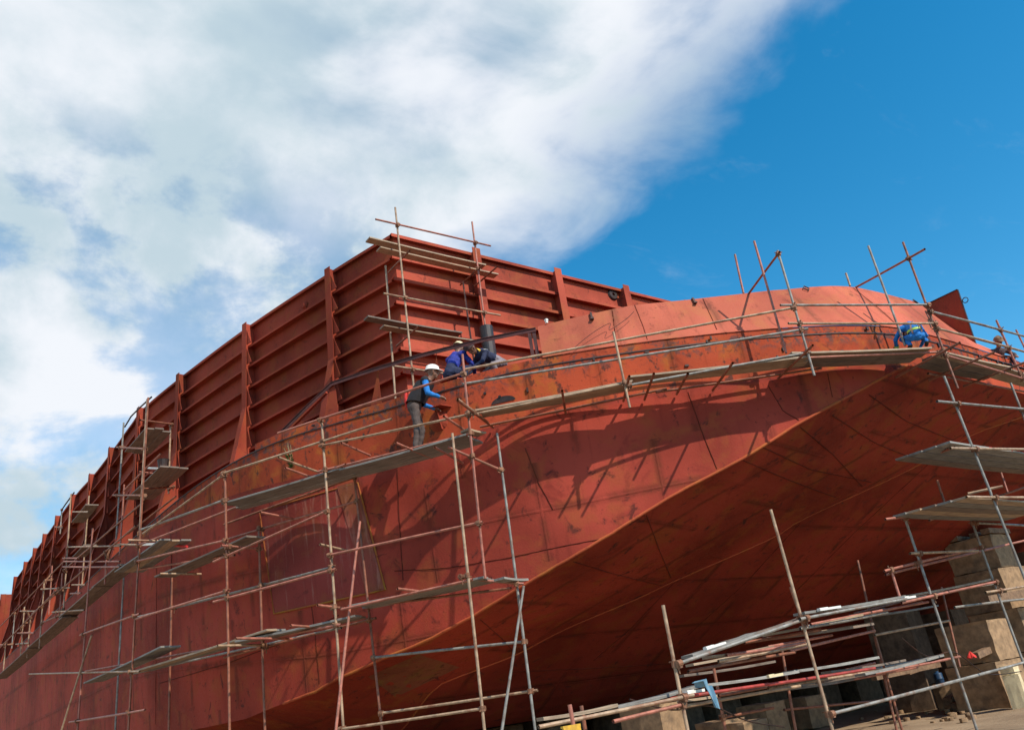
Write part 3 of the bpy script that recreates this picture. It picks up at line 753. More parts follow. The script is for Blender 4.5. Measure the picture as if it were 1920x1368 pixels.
# ---------------------------------------------------------------- A: independent scaffold along the port bow quarter
OO, OI = 1.10, .30
A = scaffold('hull_scaffold', 'tall rusty tube scaffold standing on the ground along the left bow quarter of the hull', V(*plan(84, OO), 0))
stand(A, (278,745), (239,1340), OO, 'tbrown')
stand(A, (422,885), (430,1360), OO, 'tbrown')
stand(A, (603,788), (643,1360), OO, 'tpale')
stand(A, (848,812), (907,1360), OO+.35, 'tpale')
stand(A, (867,664), (910,1084), OO, 'tpink', ground=False)
stand(A, (932,812), (1002,1360), .55, 'tgrey')
stand(A, (664,892), (716,1362), .35, 'tbrown')
stand(A, (485,985), (497,1360), .35, 'tbrown')
stand(A, (323,1070), (317,1360), .30, 'tbrown')
stand(A, (233,1068), (217,1360), .35, 'tgrey')
stand(A, (174,990), (138,1365), OO, 'tpink')
tube(A, 'brace', P(675,977,OO-.25), down(P(675,977,OO-.25), P(631,1364,OO+.3), 0), 'tpink')
tube(A, 'brace', P(982,1098,.65), down(P(982,1098,.65), P(941,1364,1.0), 0), 'tgrey')
tube(A, 'brace', P(172,1190,OO+.1), down(P(172,1190,OO+.1), P(117,1364,OO+.4), 0), 'tpale')
# guard rails and ledgers of the upper lift
ledg(A, (521,812), (868,700), OO+.05, 'tpink')
ledg(A, (415,888), (735,785), OO+.06, 'tpale')
ledg(A, (598,836), (882,776), OO+.05, 'tpale')
ledg(A, (268,1000), (420,889), OO+.06, 'tpale')
ledg(A, (258,1022), (648,870), OO+.05, 'tpink')
ledg(A, (596,884), (884,812), OO-.04, 'tpink')
ledg(A, (265,992), (420,937), OO+.05, 'tgrey')
ledg(A, (420,983), (720,875), .42, 'tbrown')
ledg(A, (255,1052), (425,1012), OO+.05, 'tpink')
ledg(A, (428,1010), (668,940), .42, 'tpink', off2=.30)
ledg(A, (258,1068), (440,1040), .6, 'tpink')
# middle rails
ledg(A, (400,1053), (612,958), OO+.05, 'tpink')
ledg(A, (150,1190), (262,1150), OO+.05, 'tpink')
ledg(A, (255,1160), (428,1106), OO+.05, 'tpink')
ledg(A, (258,1156), (625,1062), .45, 'tgrey', off2=OO+.05)
ledg(A, (400,1128), (630,1066), OO+.06, 'tpink')
ledg(A, (618,1040), (905,978), OO+.06, 'tpink')
# lower lift
ledg(A, (55,1263), (262,1258), OO+.1, 'tpale')
ledg(A, (160,1258), (640,1170), OO+.06, 'tpink')
ledg(A, (250,1262), (640,1176), .5, 'tgrey')
ledg(A, (420,1232), (705,1158), .42, 'tbrown')
ledg(A, (640,1142), (886,1086), OO+.07, 'tpink')
ledg(A, (690,1135), (958,1102), .45, 'tbrown')
ledg(A, (878,1085), (982,1094), .9, 'tpink', off2=.6)
ledg(A, (700,1232), (985,1202), .42, 'tgrey', off2=.50)
ledg(A, (715,1336), (1008,1293), .42, 'tpale', off2=.50)
ledg(A, (638,1366), (908,1327), OO+.06, 'tpale', off2=OO+.33)
ledg(A, (130,1353), (272,1330), OO+.06, 'tpink')
ledg(A, (840,838), (937,880), OO+.3, 'tpink', off2=.60)
for px, o, i_ in [((522,857),1.75,.35), ((535,877),1.7,.3), ((640,830),1.4,.3), ((742,830),1.65,.3), ((815,838),1.6,.3), ((832,780),1.75,.35), ((858,748),1.9,.35),
                  ((415,1022),1.3,.25), ((745,1103),1.6,.3), ((862,1080),1.5,.3), ((595,1134),1.6,.6), ((442,1196),1.8,.3), ((545,1172),1.5,.3), ((408,1210),1.5,.3), ((488,960),1.3,.3),
                  ((240,1012),1.6,.25), ((300,1075),1.2,.25), ((600,1020),1.2,.1)]:
    trans(A, px, o, i_, 'tpink' if (px[0] % 3) else 'tpale')
couplers(A)
bg = 'scaffold boards on the left bow quarter'
deckboards((636,884), (872,806), OO, [.23,.23,.23], ['silvery grey board under the standing worker, outermost edge', 'middle grey board under the boots of the standing worker', 'grey board beside the hull under the standing worker'], 'greyboard', bg)
deckboards((415,944), (640,872), OO, [.23,.23,.23], ['outer grey board of the walkway just left of the standing worker', 'middle grey board of the walkway just left of the standing worker', 'inner grey board of the walkway just left of the standing worker'], 'greyboard', bg)
deckboards((878,798), (912,812), OO-.1, [.22], ['short pale board turning the corner under the crossed corner poles'], 'wood', bg, off2=.55)
deckboards((215,1062), (300,1018), OO, [.23,.23,.23], ['outer pale board end at the foot of the wall tower', 'middle board at the foot of the wall tower', 'inner grey board at the foot of the wall tower'], ['greyboard','wood','greyboard'], bg)
deckboards((290,1062), (462,1022), .95, [.23,.23], ['brown board below the walkway bend, outer one', 'brown board below the walkway bend, inner one'], 'dullboard', bg)
deckboards((158,1256), (300,1238), OO, [.23,.23], ['dark grey board at the far left end of the lower lift', 'dark inner board at the far left end of the lower lift'], 'greyboard', bg)
deckboards((245,1248), (500,1190), OO-.02, [.23,.23], ['long pale board in the middle of the lower lift, outer', 'long board in the middle of the lower lift, inner'], ['wood','greyboard'], bg)
deckboards((440,1205), (665,1155), OO-.1, [.23,.23], ['grey board overlapping the lower lift near the pink brace, outer', 'grey board overlapping the lower lift near the pink brace, inner'], ['greyboard','dullboard'], bg, lift=.04)
deckboards((652,1133), (905,1080), OO-.05, [.23,.23,.23], ['outer grey board of the lower corner landing', 'middle grey board of the lower corner landing', 'inner grey board of the lower corner landing'], 'greyboard', bg)
deckboards((945,1078), (992,1092), 1.05, [.23], ['short grey board crossing the right end of the lower corner landing'], 'greyboard', bg, off2=.35, lift=.03)

# ---------------------------------------------------------------- B: bracket scaffold round the bow
B = scaffold('bow_scaffold', 'bracket scaffold of pale tubes hung round the rounded bow at bulwark height', V(*plan(95, .9), 6.8))
OB = .95
stand(B, (1150,622), (1181,764), OB, 'tpale', ground=False)
stand(B, (1458,470), (1527,704), OB, 'tgrey', ground=False)
stand(B, (1414,452), (1474,662), OB-.35, 'tpink', ground=False)
stand(B, (1378,477), (1394,550), -.95, 'tpink', ground=False)
stand(B, (1628,461), (1697,648), .45, 'tgrey', ground=False)
stand(B, (1693,454), (1796,728), OB, 'tbrown', ground=False)
stand(B, (1586,512), (1594,536), -1.0, 'tpale', ground=False)
stand(B, (1868,600), (1918,702), OB, 'tpink', ground=False)
a = P(1905,618,.2); tube(B, 'standard', a, a+V(.1, -.02, -1.3), 'tpink')
a = P(1726,636,.55)
# bars tying the uprights back to the bulwark
tube(B, 'transom', P(1462,472,OB+.08), P(1402,553,-.75), 'tbrown')
tube(B, 'transom', P(1734,467,OB+.5), P(1604,539,-.85), 'tbrown')
# guard rails
ledg(B, (868,693), (1487,577), OB+.05, 'tpale')
ledg(B, (866,720), (1515,616), OB+.05, 'tgrey')
ledg(B, (1463,572), (1742,571), OB+.05, 'tgrey')
ledg(B, (1478,606), (1758,606), OB+.05, 'tpale')
ledg(B, (1742,583), (1930,633), OB+.05, 'tgrey')
ledg(B, (1755,615), (1930,662), OB+.05, 'tpale')
ledg(B, (880,778), (1185,716), OB-.05, 'tpale')
ledg(B, (1180,722), (1520,660), OB-.05, 'tgrey')
ledg(B, (1480,672), (1760,660), OB-.1, 'tpink')
ledg(B, (1770,665), (1925,712), OB+.02, 'tpink')
ledg(B, (900,800), (1250,728), .25, 'tbrown')
ledg(B, (1230,735), (1540,690), .25, 'tbrown')
ledg(B, (1740,700), (1925,735), .3, 'tbrown')
for px, o in [((858,750),1.9), ((1054,732),1.35), ((1180,705),1.35), ((1226,700),1.4), ((1374,680),1.4), ((1524,647),1.6), ((1800,642),1.7), ((1864,660),1.5), ((1940,672),1.6), ((1290,700),1.1)]:
    trans(B, px, o, .04, 'tbrown')
couplers(B)
gb = 'scaffold boards round the bow'
for p0, p1, n_, lab, mm in [((890,770),(1185,708),2,'long pale board left of the lone short bow post', 'wood'), ((1180,714),(1512,656),2,'long board between the lone short post and the crossed bow posts', 'wood'),
                   ((1486,664),(1745,645),3,'sunlit board bearing the kneeling worker in blue','wood'), ((1772,655),(1900,690),3,'board right of the kneeling worker in blue','wood')]:
    deckboards(p0, p1, OB-.05, [.23]*n_, [f'{w} {lab}' for w in ('outer', 'second', 'inner')[:n_]], mm if n_ == 2 else [mm, 'dullboard', 'dullboard'], gb)
deckboards((1895,690), (1990,718), OB-.1, [.23,.23], ['outer board running out of frame at the right of the bow', 'inner board running out of frame at the right of the bow'], 'wood', gb)

# ---------------------------------------------------------------- C: scaffold at the corner of the bin, standing on the deck
C = scaffold('corner_scaffold', 'two-board scaffold standing on deck against the near corner of the cargo bin', V(XF, YF-1, DECK))
yo, yi = YF-1.15, YF-.55
def cst(top, bot, y, m='tube', zb=None):
    a = aty(*top, y); b = aty(*bot, y); b = a+(b-a)/(b[2]-a[2])*((DECK if zb is None else zb)-a[2]); return tube(C, 'standard', a, b, m)
cst((741,389), (772,690), yo, 'tpale'); cst((885,416), (910,610), yo, 'tpink')
cst((723,498), (742,755), yi, 'tpale'); cst((868,528), (884,640), yi, 'tbrown')
tube(C, 'ledger', aty(704,411,yo-.05), aty(920,461,yo-.05), 'tpink')
tube(C, 'ledger', aty(719,550,yo-.05), aty(938,591,yo-.05), 'tpale')
tube(C, 'ledger', aty(738,686,yo-.05), aty(850,703,yo-.05), 'tpale')
for px in [(768,470), (905,497), (932,500), (785,612)]:
    a = aty(*px, YF-1.35); tube(C, 'transom', a, a+V(0, 1.1, 0), 'tbrown')
couplers(C)
gc = 'boards of the corner scaffold'
def cboard(p0, p1, y, label, w=.23, m='wood', z=None):
    a, b = aty(*p0, y), aty(*p1, y); zz_ = (a[2]+b[2])/2 if z is None else z; a[2] = b[2] = zz_; board(label, a, b, w, m, V(0, -1, 0), gc); return zz_
z1 = cboard((706,474), (925,516), YF-.62, 'pale board at the back of the upper corner platform')
a, b = aty(688,486,YF-.9), aty(905,522,YF-.9); a[2] = b[2] = z1; board('pale board at the front of the upper corner platform', a, b, .23, 'wood', V(0, -1, 0), gc)
z2 = cboard((712,618), (880,641), YF-.62, 'pale board at the back of the lower corner platform')
a, b = aty(684,627,YF-.9), aty(860,648,YF-.9); a[2] = b[2] = z2; board('pale board at the front of the lower corner platform', a, b, .23, 'dullboard', V(0, -1, 0), gc)

# ---------------------------------------------------------------- D: tower at the bend of the side wall
D = scaffold('wall_tower', 'narrow three-lift tube tower at the bend of the bin side wall', V(*plan(79, .5), DECK))
stand(D, (232,792), (218,1010), .75, 'tgrey', ground=False)
stand(D, (320,794), (316,925), -.15, 'tpale', ground=False)
stand(D, (233,908), (222,1042), .35, 'tpink', ground=False)
stand(D, (276,748), (262,1000), .98, 'tpale', ground=False)
mbp = [P(234,800,.8), P(246,780,.8), P(262,764,.9), P(284,744,.98)]
mb = MB(); mb.path_tube(mbp, .022, 8); part(mb, 'bent_rail', M['dark'], D)
for p0, p1, o, o2, m in [((219,838),(275,841),.8,.95,'tbrown'), ((262,787),(322,795),1.0,-.15,'tbrown'), ((212,928),(272,928),.8,.9,'tbrown'), ((260,884),(322,892),1.0,-.15,'tpink'), ((213,1020),(262,1021),.9,.95,'tpale'),
                        ((232,920),(302,850),.85,.6,'tpink'), ((268,916),(325,912),.9,-.2,'tbrown'), ((240,1000),(330,930),.9,.2,'tbrown'), ((120,1052),(225,1052),.9,.9,'tpink'), ((118,1062),(225,1062),.95,.95,'tpink')]:
    ledg(D, p0, p1, o, m, off2=o2)
couplers(D, .3)
gd = 'boards of the wall tower'
deckboards((234,840), (272,806), .75, [.23,.23,.23], ['outer board of the top lift of the wall tower', 'middle board of the top lift of the wall tower', 'inner board of the top lift of the wall tower'], 'dullboard', gd)
deckboards((236,925), (300,882), .70, [.23,.23,.23], ['outer board of the middle lift of the wall tower', 'middle board of the middle lift of the wall tower', 'inner board of the middle lift of the wall tower'], 'dullboard', gd)

# ---------------------------------------------------------------- E: walkway scaffold along the far port side
Ee = scaffold('far_scaffold', 'long light-rusted scaffold along the far left side of the barge, walkway at deck level', V(*plan(60, .7), 6))
for t, b, o, m in [((133,926),(125,1137),.8,'tpale'), ((116,953),(113,1000),.6,'tgrey'), ((167,929),(153,1095),.3,'tpale'), ((117,1074),(112,1163),.8,'tpink'), ((83,1090),(78,1211),.9,'tpale'),
                   ((46,1137),(39,1230),.9,'tpale'), ((57,1158),(54,1230),.8,'tpale'), ((11,1206),(6,1258),.9,'tpale'), ((150,1065),(140,1120),.4,'tpink'), ((28,1150),(22,1215),.6,'tgrey'), ((200,1045),(190,1100),.9,'tpink'), ((98,1060),(93,1150),.5,'tpink')]:
    stand(Ee, t, b, o, m, ground=False)
for p0, p1, o, m in [((137,959),(166,959),.8,'tpale'), ((128,1025),(226,1023),.8,'tpale'), ((118,1046),(150,1046),.85,'tpink'), ((77,1104),(132,1101),.9,'tpale'), ((98,1147),(158,1143),.9,'tpale'), ((38,1145),(68,1145),.95,'tpale'),
                     ((30,1207),(55,1205),.95,'tpale'), ((33,1186),(64,1186),.95,'tpink'), ((224,1020),(254,1021),.9,'tpale'), ((135,1096),(160,1096),.8,'tpale'), ((0,1208),(12,1208),.95,'tpink'), ((132,1112),(152,1111),.9,'tpink'), ((103,987),(118,989),.7,'tbrown'), ((80,1166),(118,1150),.9,'tbrown')]:
    ledg(Ee, p0, p1, o, m)
for p0, p1, o, m in [((-8,1222),(112,1100),1.0,'tbrown'), ((60,1150),(255,985),1.0,'tbrown'), ((-8,1182),(120,1052),.7,'tbrown'), ((120,1068),(270,940),.9,'tbrown')]:
    ledg(Ee, p0, p1, o, m)
a, b = P(116,955,.6), P(139,923,.6); tube(Ee, 'ledger', a, b, 'dark')
couplers(Ee, .35)
ge = 'walkway boards along the far left side'
for i, (p0, p1, lab) in enumerate([((172,1098),(222,1058),'nearest board of the far walkway, left of the wall tower'), ((110,1158),(176,1094),'board of the far walkway below the small far tower'), ((48,1218),(116,1152),'board of the far walkway left of the small far tower'), ((-12,1272),(52,1214),'farthest board of the far walkway at the left edge')]):
    deckboards(p0, p1, .95, [.25, .25], ['outer '+lab, 'inner '+lab], ['dullboard', 'dullboard'], ge)
deckboards((134,972), (160,950), .7, [.4], ['small high board of the far tower'], 'dullboard', ge)
deckboards((136,1040), (156,1022), .7, [.4], ['lower board of the far tower'], 'dullboard', ge)
# ---------------------------------------------------------------- F: right-hand tower under the bow
Fs = scaffold('bow_tower', 'tall grey tube scaffold with three landings under the right of the bow', V(17, 7, 0))
YO, YI = 6.65, 8.0
def ft(kind, p0, p1, y0, y1=None, m='tube', ground=False, sc_=None):
    a, b = aty(*p0, y0), aty(*p1, y0 if y1 is None else y1)
    if kind == 'standard' and ground:
        b[:2] = a[:2]+(b[:2]-a[:2])*.6; b = down(a, b, 0)
    return tube(Fs if sc_ is None else sc_, kind, a, b, m)
ft('standard', (1770,705), (1916,1060), YO, m='tgrey', ground=True)
ft('standard', (1895,718), (1922,790), YO, m='tgrey', ground=True)
ft('standard', (1697,972), (1831,1360), YI, m='tgrey', ground=True)
ft('standard', (1823,980), (1919,1240), YI, m='tgrey', ground=True)
ft('standard', (1872,872), (1890,925), YI+.3, m='tpink'); ft('standard', (1757,900), (1771,942), YI, m='tbrown')
ft('standard', (1671,1068), (1688,1122), YI+.1, m='tpink')
ft('ledger', (1757,752), (1925,767), YO-.06, m='tgrey'); ft('ledger', (1782,840), (1935,842), YO-.06, m='tpale')
ft('ledger', (1812,931), (1935,932), YO-.06, m='tpale'); ft('ledger', (1722,862), (1930,870), YI-.05, m='tbrown')
ft('ledger', (1875,858), (1930,866), YI-.1, m='tpale')
ft('transom', (1720,862), (1790,838), YI, YO, 'tpink'); ft('ledger', (1660,973), (1760,962), YI-.05, YI-.05, 'tpink')
ft('transom', (1815,925), (1880,911), YO+.5, YO, 'tpale'); ft('ledger', (1830,980), (1925,985), YI-.06, m='tgrey')
ft('ledger', (1706,1037), (1834,1032), YI-.06, m='tpale'); ft('ledger', (1658,1070), (1832,1028), YI+.1, YI+.1, 'tpink')
ft('ledger', (1660,1077), (1925,1012), YI+.5, YI+.5, 'tpink'); ft('ledger', (1690,1130), (1868,1090), YI-.06, m='tpink')
ft('ledger', (1848,1110), (1925,1098), YI-.06, m='tpale'); ft('ledger', (1790,1138), (1925,1122), YI+.4, m='tgrey')
ft('ledger', (1742,975), (1925,912), YI+.6, YI-.3, 'tbrown')
couplers(Fs, .16)
gf = 'boards of the right bow tower'
def fboard(p0, p1, y, label, m, w=.24, inn=(0, 1, 0), lift=0.0, level=True):
    a, b = aty(*p0, y), aty(*p1, y)
    if level: a[2] = b[2] = (a[2]+b[2])/2
    board(label, a+V(0, 0, lift), b+V(0, 0, lift), w, m, V(*inn), gf)
a, b = aty(1781,827,YO), aty(1990,827,YO); a[2] = b[2] = 5.06
for k, w_ in enumerate(('outer', 'second', 'third', 'inner')):
    board(f'{w_} pale grey board of the highest landing under the right of the bow', a+V(-.02*k, .27*k, 0), b+V(.05*k, .27*k, 0), .25, 'greyboard' if k < 3 else 'dullboard', V(0, 1, 0), gf)
a, b = aty(1812,932,YO), aty(1990,930,YO); a[2] = b[2] = 4.02
for k, w_ in enumerate(('outer', 'second', 'third', 'fourth', 'inner')):
    board(f'{w_} board of the second highest landing under the right of the bow', a+V(-.04*k, .27*k, 0), b+V(.05*k, .27*k, 0), .25, ('wood', 'greyboard', 'dullboard')[k % 3], V(0, 1, 0), gf)
ob = [o for o in BOARDS if o['label'].startswith('outer pale grey board of the highest')][0]
rr = random.Random(6)
for k in range(14):      # flecks of red paint along its edge
    q = aty(1850+k*6+rr.uniform(-2, 2), 827, YO); mb = MB(); mb.box(V(q[0], a[1]-.003, 5.06-.02+rr.uniform(-.008, .008)), (1,0,0), (0,1,0), (0,0,1), rr.uniform(.008, .025), .002, rr.uniform(.004, .011)); part(mb, 'paint_fleck', M['redpaint'], ob)
# ---------------------------------------------------------------- G: low staging under the bow
Gs = scaffold('low_staging', 'low cluttered tube staging of poles and boards close to the ground under the bow', V(12, 8, 0))
for p0, p1, y, m in [((1445,955),(1562,1362),8.0,'tpale'), ((1243,1134),(1288,1362),8.0,'tpale'), ((1338,1250),(1352,1340),9.6,'tbrown'), ((1608,1050),(1652,1290),10.0,'tbrown'), ((1465,1210),(1480,1335),10.0,'tbrown'),
                     ((1068,1320),(1076,1360),7.6,'tpink'), ((1090,1322),(1096,1360),8.6,'tbrown'), ((1640,1190),(1668,1290),9.5,'tbrown'), ((1765,1100),(1800,1250),9.8,'tbrown'), ((1482,1100),(1500,1150),8.3,'tbrown')]:
    ft('standard', p0, p1, y, m=m, ground=p1[1] > 1280, sc_=Gs)
for p0, p1, y0, y1, m in [((1560,1337),(1935,1237),7.94,7.94,'tgrey'), ((1273,1243),(1520,1156),7.94,7.94,'tgrey'), ((1500,1160),(1700,1122),7.9,7.9,'tgrey'), ((1290,1258),(1490,1222),8.4,8.6,'tbrown'), ((1480,1220),(1640,1182),8.6,8.8,'tpink'),
                          ((1690,1125),(1868,1091),8.2,8.2,'tpale'), ((1520,1170),(1740,1128),8.7,8.7,'tpink'), ((1010,1362),(1300,1302),7.95,7.95,'tpale'), ((1255,1310),(1440,1282),8.2,8.2,'tred'), ((1440,1283),(1640,1252),8.2,8.2,'tred'),
                          ((1150,1352),(1280,1320),8.0,8.0,'tpink'), ((1270,1326),(1500,1285),8.5,8.5,'tpale'), ((1440,1290),(1640,1258),8.9,8.9,'tpale'), ((1440,1212),(1560,1190),9.2,9.2,'tpink'), ((1640,1190),(1780,1163),9.0,9.0,'tpale'),
                          ((1560,1280),(1720,1250),9.5,9.5,'tpink'), ((1640,1262),(1800,1230),8.9,8.9,'tpink'), ((1470,1330),(1680,1310),10.5,10.5,'tbrown'), ((1350,1345),(1450,1326),9.6,9.6,'tbrown'), ((1600,1150),(1760,1110),9.6,9.6,'tbrown')]:
    ft('ledger', p0, p1, y0, y1, m, sc_=Gs)
couplers(Gs, .14)
gg = 'loose boards and poles on the low staging'
def gb_(p0, p1, y, label, m, w=.22, lift=.05):
    a, b = aty(*p0, y), aty(*p1, y); board(label, a+V(0, 0, lift), b+V(0, 0, lift), w, m, V(0, 1, 0), gg)
gb_((1300,1233), (1420,1190), 8.1, 'grey board at the left end of the upper low staging', 'greyboard')
gb_((1370,1206), (1520,1158), 8.3, 'weathered board behind the tall pale pole on the upper low staging', 'dullboard')
gb_((1510,1152), (1700,1120), 8.05, 'long grey board right of the tall pale pole on the upper low staging', 'greyboard')
gb_((1445,1192), (1620,1155), 8.5, 'cream coloured board under the upper low staging, catching the sun', 'wood', .16)
gb_((1440,1200), (1640,1172), 8.75, 'dark board under the cream coloured board', 'dullboard')
gb_((1690,1122), (1860,1088), 8.4, 'pale board leading from the low staging to the right tower', 'wood', .18)
gb_((1020,1352), (1160,1326), 8.2, 'pale narrow board at the left end of the lowest staging', 'wood', .14)
gb_((1160,1330), (1320,1288), 8.2, 'grey board over the concrete block on the lowest staging', 'greyboard')
gb_((1310,1290), (1500,1262), 8.25, 'grey board beneath the pale blue rag', 'greyboard')
gb_((1490,1262), (1650,1235), 8.3, 'grey board right of the pale blue rag on the lowest staging', 'greyboard')
gb_((1400,1292), (1560,1268), 8.8, 'dull board at the back of the lowest staging', 'dullboard')
gb_((1560,1262), (1700,1240), 9.2, 'dark board reaching towards the blue drum', 'dullboard')
# short tins and labels lying on the boards
def small(name, label, cat, mbx, mats, group=None, smooth=False, base=None):
    o = mbx.build(name, mats, base=base, smooth=smooth); tag(o, label, cat, group); return o
def stick(label, p0, p1, y, w, m, name='offcut', cat='offcut'):
    a, b = aty(*p0, y), aty(*p1, y); mb = MB(); mb.bar(a, b, w, .035); mb.bar(a+V(0, 0, .02), a+(b-a)*.4+V(0, 0, .02), w*.8, .012); small(name, label, cat, mb, M[m], 'offcuts lying on the low staging', base=(a+b)/2)
stick('white offcut on the upper low staging beside a red coupler', (1322,1216), (1358,1205), 8.15, .07, 'white')
stick('orange and white offcut right of the tall pale pole', (1535,1143), (1574,1137), 8.0, .06, 'white')
stick('white offcut on the lowest staging left of the pale blue rag', (1286,1298), (1318,1293), 8.1, .07, 'white')
stick('white offcut where the upper low staging meets the right tower', (1694,1121), (1714,1118), 8.0, .07, 'white')
stick('white offcut at the right end of the pale tower board', (1835,1098), (1860,1094), 8.0, .06, 'white')
stick('pale offcut on the lowest staging near its middle', (1440,1268), (1466,1263), 8.1, .05, 'cream')
# rag
c = aty(1326,1290,7.93); mb = MB(); rows = []
rg = random.Random(8)
for i in range(9):
    t = i/8; row = []
    for j in range(7):
        u = j/6
        row.append(c+V((u-.5)*.12*(1-.35*t)+t*.06, -.02-.03*math.sin(u*7+t*2)-.02*t, .05-.30*t+.02*math.sin(u*5)) + V(0, 0, .05 if u < .6 and i == 0 else 0))
    rows.append(row)
mb.grid(rows); mb.grid([[p+V(0, .006, 0) for p in r] for r in rows], flip=True); mb.grid([[p+V(0, .004, 0) for p in rows[0]], [p+V(-.02, .2, -.01) for p in rows[0]]])
small('rag', 'pale blue rag hanging over the edge of the lowest staging', 'rag', mb, M['ragblue'], smooth=True, base=c)

# ================================================================== KEEL BLOCKS, TIMBERS AND CLUTTER UNDER THE HULL
def rake_z(y): return max(ZB, ZH-(y-YH)/KR)
def rblock(mb, c, sx, sy, h, rot=0.0, rr=None, bev=.05):
    rr = rr or random.Random(int(c[0]*97+c[1]*31)); ca, sa = math.cos(rot), math.sin(rot)
    n = 5; vs = {}
    def pt(u, v, w):
        e = 1-bev*max(0, abs(u)+abs(v)-1.35)*1.4
        q = V(u*sx/2*e, v*sy/2*e, 0); zz = w*h
        j = .018*min(sx, 1)
        return c+V(ca*q[0]-sa*q[1]+rr.uniform(-j, j), sa*q[0]+ca*q[1]+rr.uniform(-j, j), zz+rr.uniform(-j, j)*.6-(bev*.7*h*.3 if w == 1 and max(abs(u), abs(v)) == 1 else 0))
    U = np.linspace(-1, 1, n)
    ring = [(u, -1) for u in U]+[(1, v) for v in U[1:]]+[(u, 1) for u in U[::-1][1:]]+[(-1, v) for v in U[::-1][1:-1]]
    rows = [[pt(u, v, w) for u, v in ring] for w in (0, .25, .5, .75, .92, 1)]
    rows = [r+[r[0]] for r in rows]; k = len(mb.v); mb.grid(rows)
    top = rows[-1][:-1]; ct = sum(top)/len(top); mb.add(top+[ct], [(i, (i+1) % len(top), len(top)) for i in range(len(top))])
gk = 'concrete keel blocks under the hull'
def kblock(label, c, sx, sy, h, rot=0.0, m='concrete', group=gk, bev=.05):
    mb = MB(); rblock(mb, np.array(c, float), sx, sy, h, rot, bev=bev); o = mb.build('concrete_block', M[m], base=c); tag(o, label, 'block', group); return o
# the front ones seen one by one
c = aty(1240,1300,13.5); kblock('large concrete block with a chipped corner behind the lowest staging, leftmost in view', V(c[0], 13.9, 0), .95, 1.1, 1.41, .2)
c = aty(1392,1335,13.5); kblock('concrete block behind the lowest staging, right of the pale blue rag', V(c[0]-.15, 14.1, 0), .8, .9, .85, .1)
c = aty(1412,1350,12.2); kblock('low rounded concrete block lit by a sunbeam at the bottom of the staging', V(c[0], 12.4, 0), .75, .7, .86, -.2, bev=.16)
c = aty(1545,1320,14.5); kblock('shaded concrete block behind the foot of the tall pale pole', V(c[0], 16.6, 0), 1.1, 1.0, .95, .1)
c = aty(1640,1300,14.5); kblock('shaded concrete block right of the tall pale pole foot', V(c[0]+.4, 17.2, 0), 1.0, 1.0, .9, -.1)
c = atz(1800,1326,0); cb_ = V(c[0]-.05, c[1]+.15, 0); kblock('sunlit tan concrete block with a dark strap, under the blue drum', cb_, .85, .8, .72, .35, bev=.14)
# stepped stack at the right: a low pile in front, a tall one behind it
def stack(cs_, hs_, w0, tagw, grp):
    zc = 0
    for k, h in enumerate(hs_):
        w_ = ('bottom', 'second', 'third', 'top')[k] if k < len(hs_)-1 else 'top'
        kblock(f'{w_} concrete block of the {tagw}', cs_+V(.07*math.sin(k*2+cs_[0]), .04*k, zc), w0-.08*k, 1.5, h-.01, .10*(k % 2)-.05, group=grp); zc += h
    return zc
p_ = aty(1848,1185,11.0); cs_ = V(p_[0]+1.25, 11.9, 0)
stack(cs_, (1.15, 1.05), 1.6, 'low pile in front of the tall stack at the right', 'low concrete pile')
p_ = aty(1850,990,11.3); ct_ = V(p_[0]+1.3, 12.2, 0)
zc = stack(ct_, (1.25, 1.2, 1.2, 1.0), 1.8, 'tall stack carrying the right of the bow', 'tall concrete stack')
for k in range(3):
    mb = MB(); a = ct_+V(-.8+.3*(k % 2), -.6+.5*k, zc+.08); mb.bar(a, a+V(1.5, .05, 0), .26, .15); o = mb.build('timber', M['timber'], base=a); tag(o, ('front', 'middle', 'rear')[k]+' packing timber on top of the tall concrete stack', 'timber', 'packing timbers')
# rows further back, deep in the shade of the hull
rk_ = random.Random(21)
for yy, n_, st in ((21.0, 11, 2.5), (26.5, 14, 2.3), (32, 16, 2.3)):
    for k in range(n_):
        x = 11.5+k*st+rk_.uniform(-.2, .2)
        if x > 47: continue
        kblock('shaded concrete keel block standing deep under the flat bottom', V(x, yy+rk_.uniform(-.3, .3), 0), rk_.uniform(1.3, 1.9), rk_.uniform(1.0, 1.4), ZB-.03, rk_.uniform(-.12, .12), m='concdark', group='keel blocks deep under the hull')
for k, (x, y) in enumerate([(31.5, 12.6), (35, 13.4), (39, 13.0), (29.8, 15.5), (26.6, 15.4)]):
    kblock(('broad', 'narrow', 'farthest', 'rearmost', 'half hidden')[k]+' concrete support behind the tall stack under the right of the bow', V(x, y, 0), 1.5-.15*(k % 2), 1.4, rake_z(y+.7)-.06, .1*(k-2), m='concdark', group='supports behind the tall stack')
